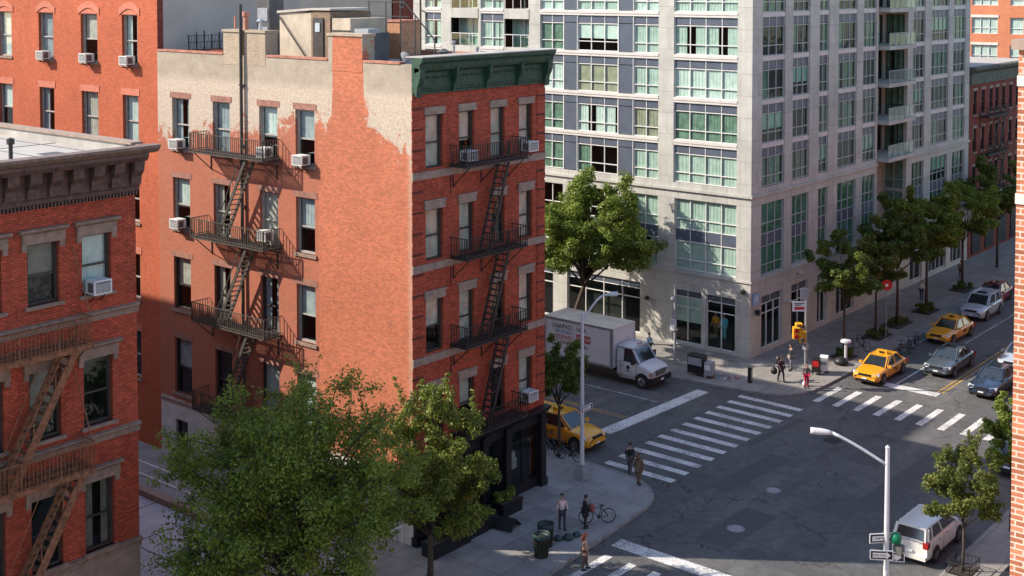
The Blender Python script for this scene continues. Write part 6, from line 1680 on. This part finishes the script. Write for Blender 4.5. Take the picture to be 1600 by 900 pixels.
t = thing('red_bag', 'dusty red bag held by the person in the long black coat', 'bag', (46.75, 33.8, .95)); mb = MB(); mb.lathe([(.08, -.1), (.14, -.06), (.15, .1), (.1, .24), (.03, .3)], 10); mb.build('bag', cloth((.24, .06, .055), 'dusty_red_cloth'), t, smooth=True)
person('person in dark jacket stepping onto the long crosswalk', (53.35, 36.2, .0), .3, 1.78, ('black_jacket', (.014, .016, .022)), ('grey_trousers', (.09, .085, .08)), stride=.22, arms=(.2, -.1), hair=(.03, .015, .01))
person('person in long brown patterned coat at the corner kerb', (52.3, 34.95, .13), .1, 1.72, ('brown_pattern_coat', (.16, .105, .075)), ('tan_trousers', (.14, .10, .075)), stride=.08, coat=2, arms=(.05, .1), hair=(.12, .07, .04), long_hair=True)
p5 = person('person in dark clothes carrying bags across the far corner', (71.7, 37.3, .13), -2.0, 1.76, ('dark_maroon_cloth', (.05, .025, .035)), ('charcoal_trousers', (.025, .025, .03)), stride=.2, arms=(.1, .2), skinm='skin2')
t = thing('backpack', 'big dark backpack on the shoulders of the person at the far corner', 'bag', (71.95, 37.6, 1.45)); mb = MB(); mb.lathe([(.12, -.35), (.2, -.25), (.22, -.05), (.18, .15), (.08, .22)], 10); mb.build('pack', M['plastic_black'], t, smooth=True)
t = thing('shoulder_bag', 'dark handbag hanging beside the person at the far corner', 'bag', (71.35, 37.6, .65)); mb = MB(); mb.lathe([(.1, 0), (.2, .08), (.2, .3), (.08, .42)], 10); mb.tube([(-.1,0,.4), (0,0,.75), (.1,0,.4)], .015, 6); mb.build('bag', M['plastic_black'], t, smooth=True)
person('auburn-haired person in cream patterned top at the bottom crosswalk', (43.35, 31.7, 0), -.8, 1.70, ('cream_red_pattern', (.40, .22, .16)), ('brown_skirt', (.10, .06, .05)), stride=.12, arms=(.1, .1), hair=(.17, .045, .018), long_hair=True, coat=1)
person('person in black trousers with pale blue jacket beyond the truck cab', (70.9, 46.6, .13), -1.9, 1.75, ('pale_blue_nylon', (.32, .48, .60)), ('black_jeans', (.012, .012, .014)), stride=.12, arms=(.2, .2))
person('person in bright red shorts close to the signal pole', (71.55, 35.5, .13), -2.4, 1.70, ('grey_hooded_top', (.12, .11, .12)), ('bright_red_shorts', (.50, .01, .05)), stride=.03, arms=(.05, .05))
person('person in black jacket standing behind the signal pole', (74.2, 37.9, .13), 2.5, 1.85, ('black_parka', (.02, .02, .022)), ('grey_slacks', (.16, .16, .17)), stride=.08, arms=(.2, .1))
person('person in pale blue shirt beside the salmon brick edge', (57.2, 17.7, .13), 2.0, 1.72, ('sky_blue_cotton', (.16, .30, .60)), ('dark_slacks', (.03, .03, .04)), stride=.1, arms=(.1, .2))
person('person in white shirt far up the shaded sidewalk under the trees', (97.5, 38.6, .13), -2.9, 1.7, ('plain_white_cotton', (.6, .6, .58)), ('navy_chinos', (.03, .04, .07)), stride=.2, arms=(.2, -.05))
person('person in grey jacket walking behind the farthest visible tree', (106.5, 38.8, .13), .2, 1.7, ('mid_grey_jacket', (.16, .16, .17)), ('dark_chinos', (.04, .035, .03)), stride=.2, arms=(.15, .0))
# window display mannequins
for (v, c1, lab, lg) in ((45.75, ('orange_coat', (.62, .24, .01)), 'mannequin in orange coat inside the corner display window', ('brown_cloth', (.14, .08, .04))), (45.15, ('turquoise_shirt', (.10, .42, .48)), 'mannequin in turquoise shirt inside the corner display window', ('turquoise_trousers', (.10, .34, .42)))):
    pass
for (v, c1, lab, lg) in ((44.1, ('orange_coat', (.62, .24, .01)), 'mannequin in orange coat inside the corner display window', ('brown_cloth', (.14, .08, .04))), (43.45, ('turquoise_shirt', (.10, .42, .48)), 'mannequin in turquoise shirt inside the corner display window', ('turquoise_trousers', (.10, .34, .42)))):
    person(lab, (75.3, v, .9), PI, 1.95, c1, lg, hair=(.45, .25, .05) if c1[0][0] == 'o' else (.6, .6, .55), stride=.04, arms=(.1, .15), group='window display mannequins', cat='mannequin', name='mannequin')
t = thing('display_plinth', 'dark plinth under the mannequins in the corner display window', 'plinth', (75.45, 43.7, .3)); mb = MB(); mb.box(-.3, .3, -.9, .9, 0, .6); mb.build('plinth', M['iron'], t)
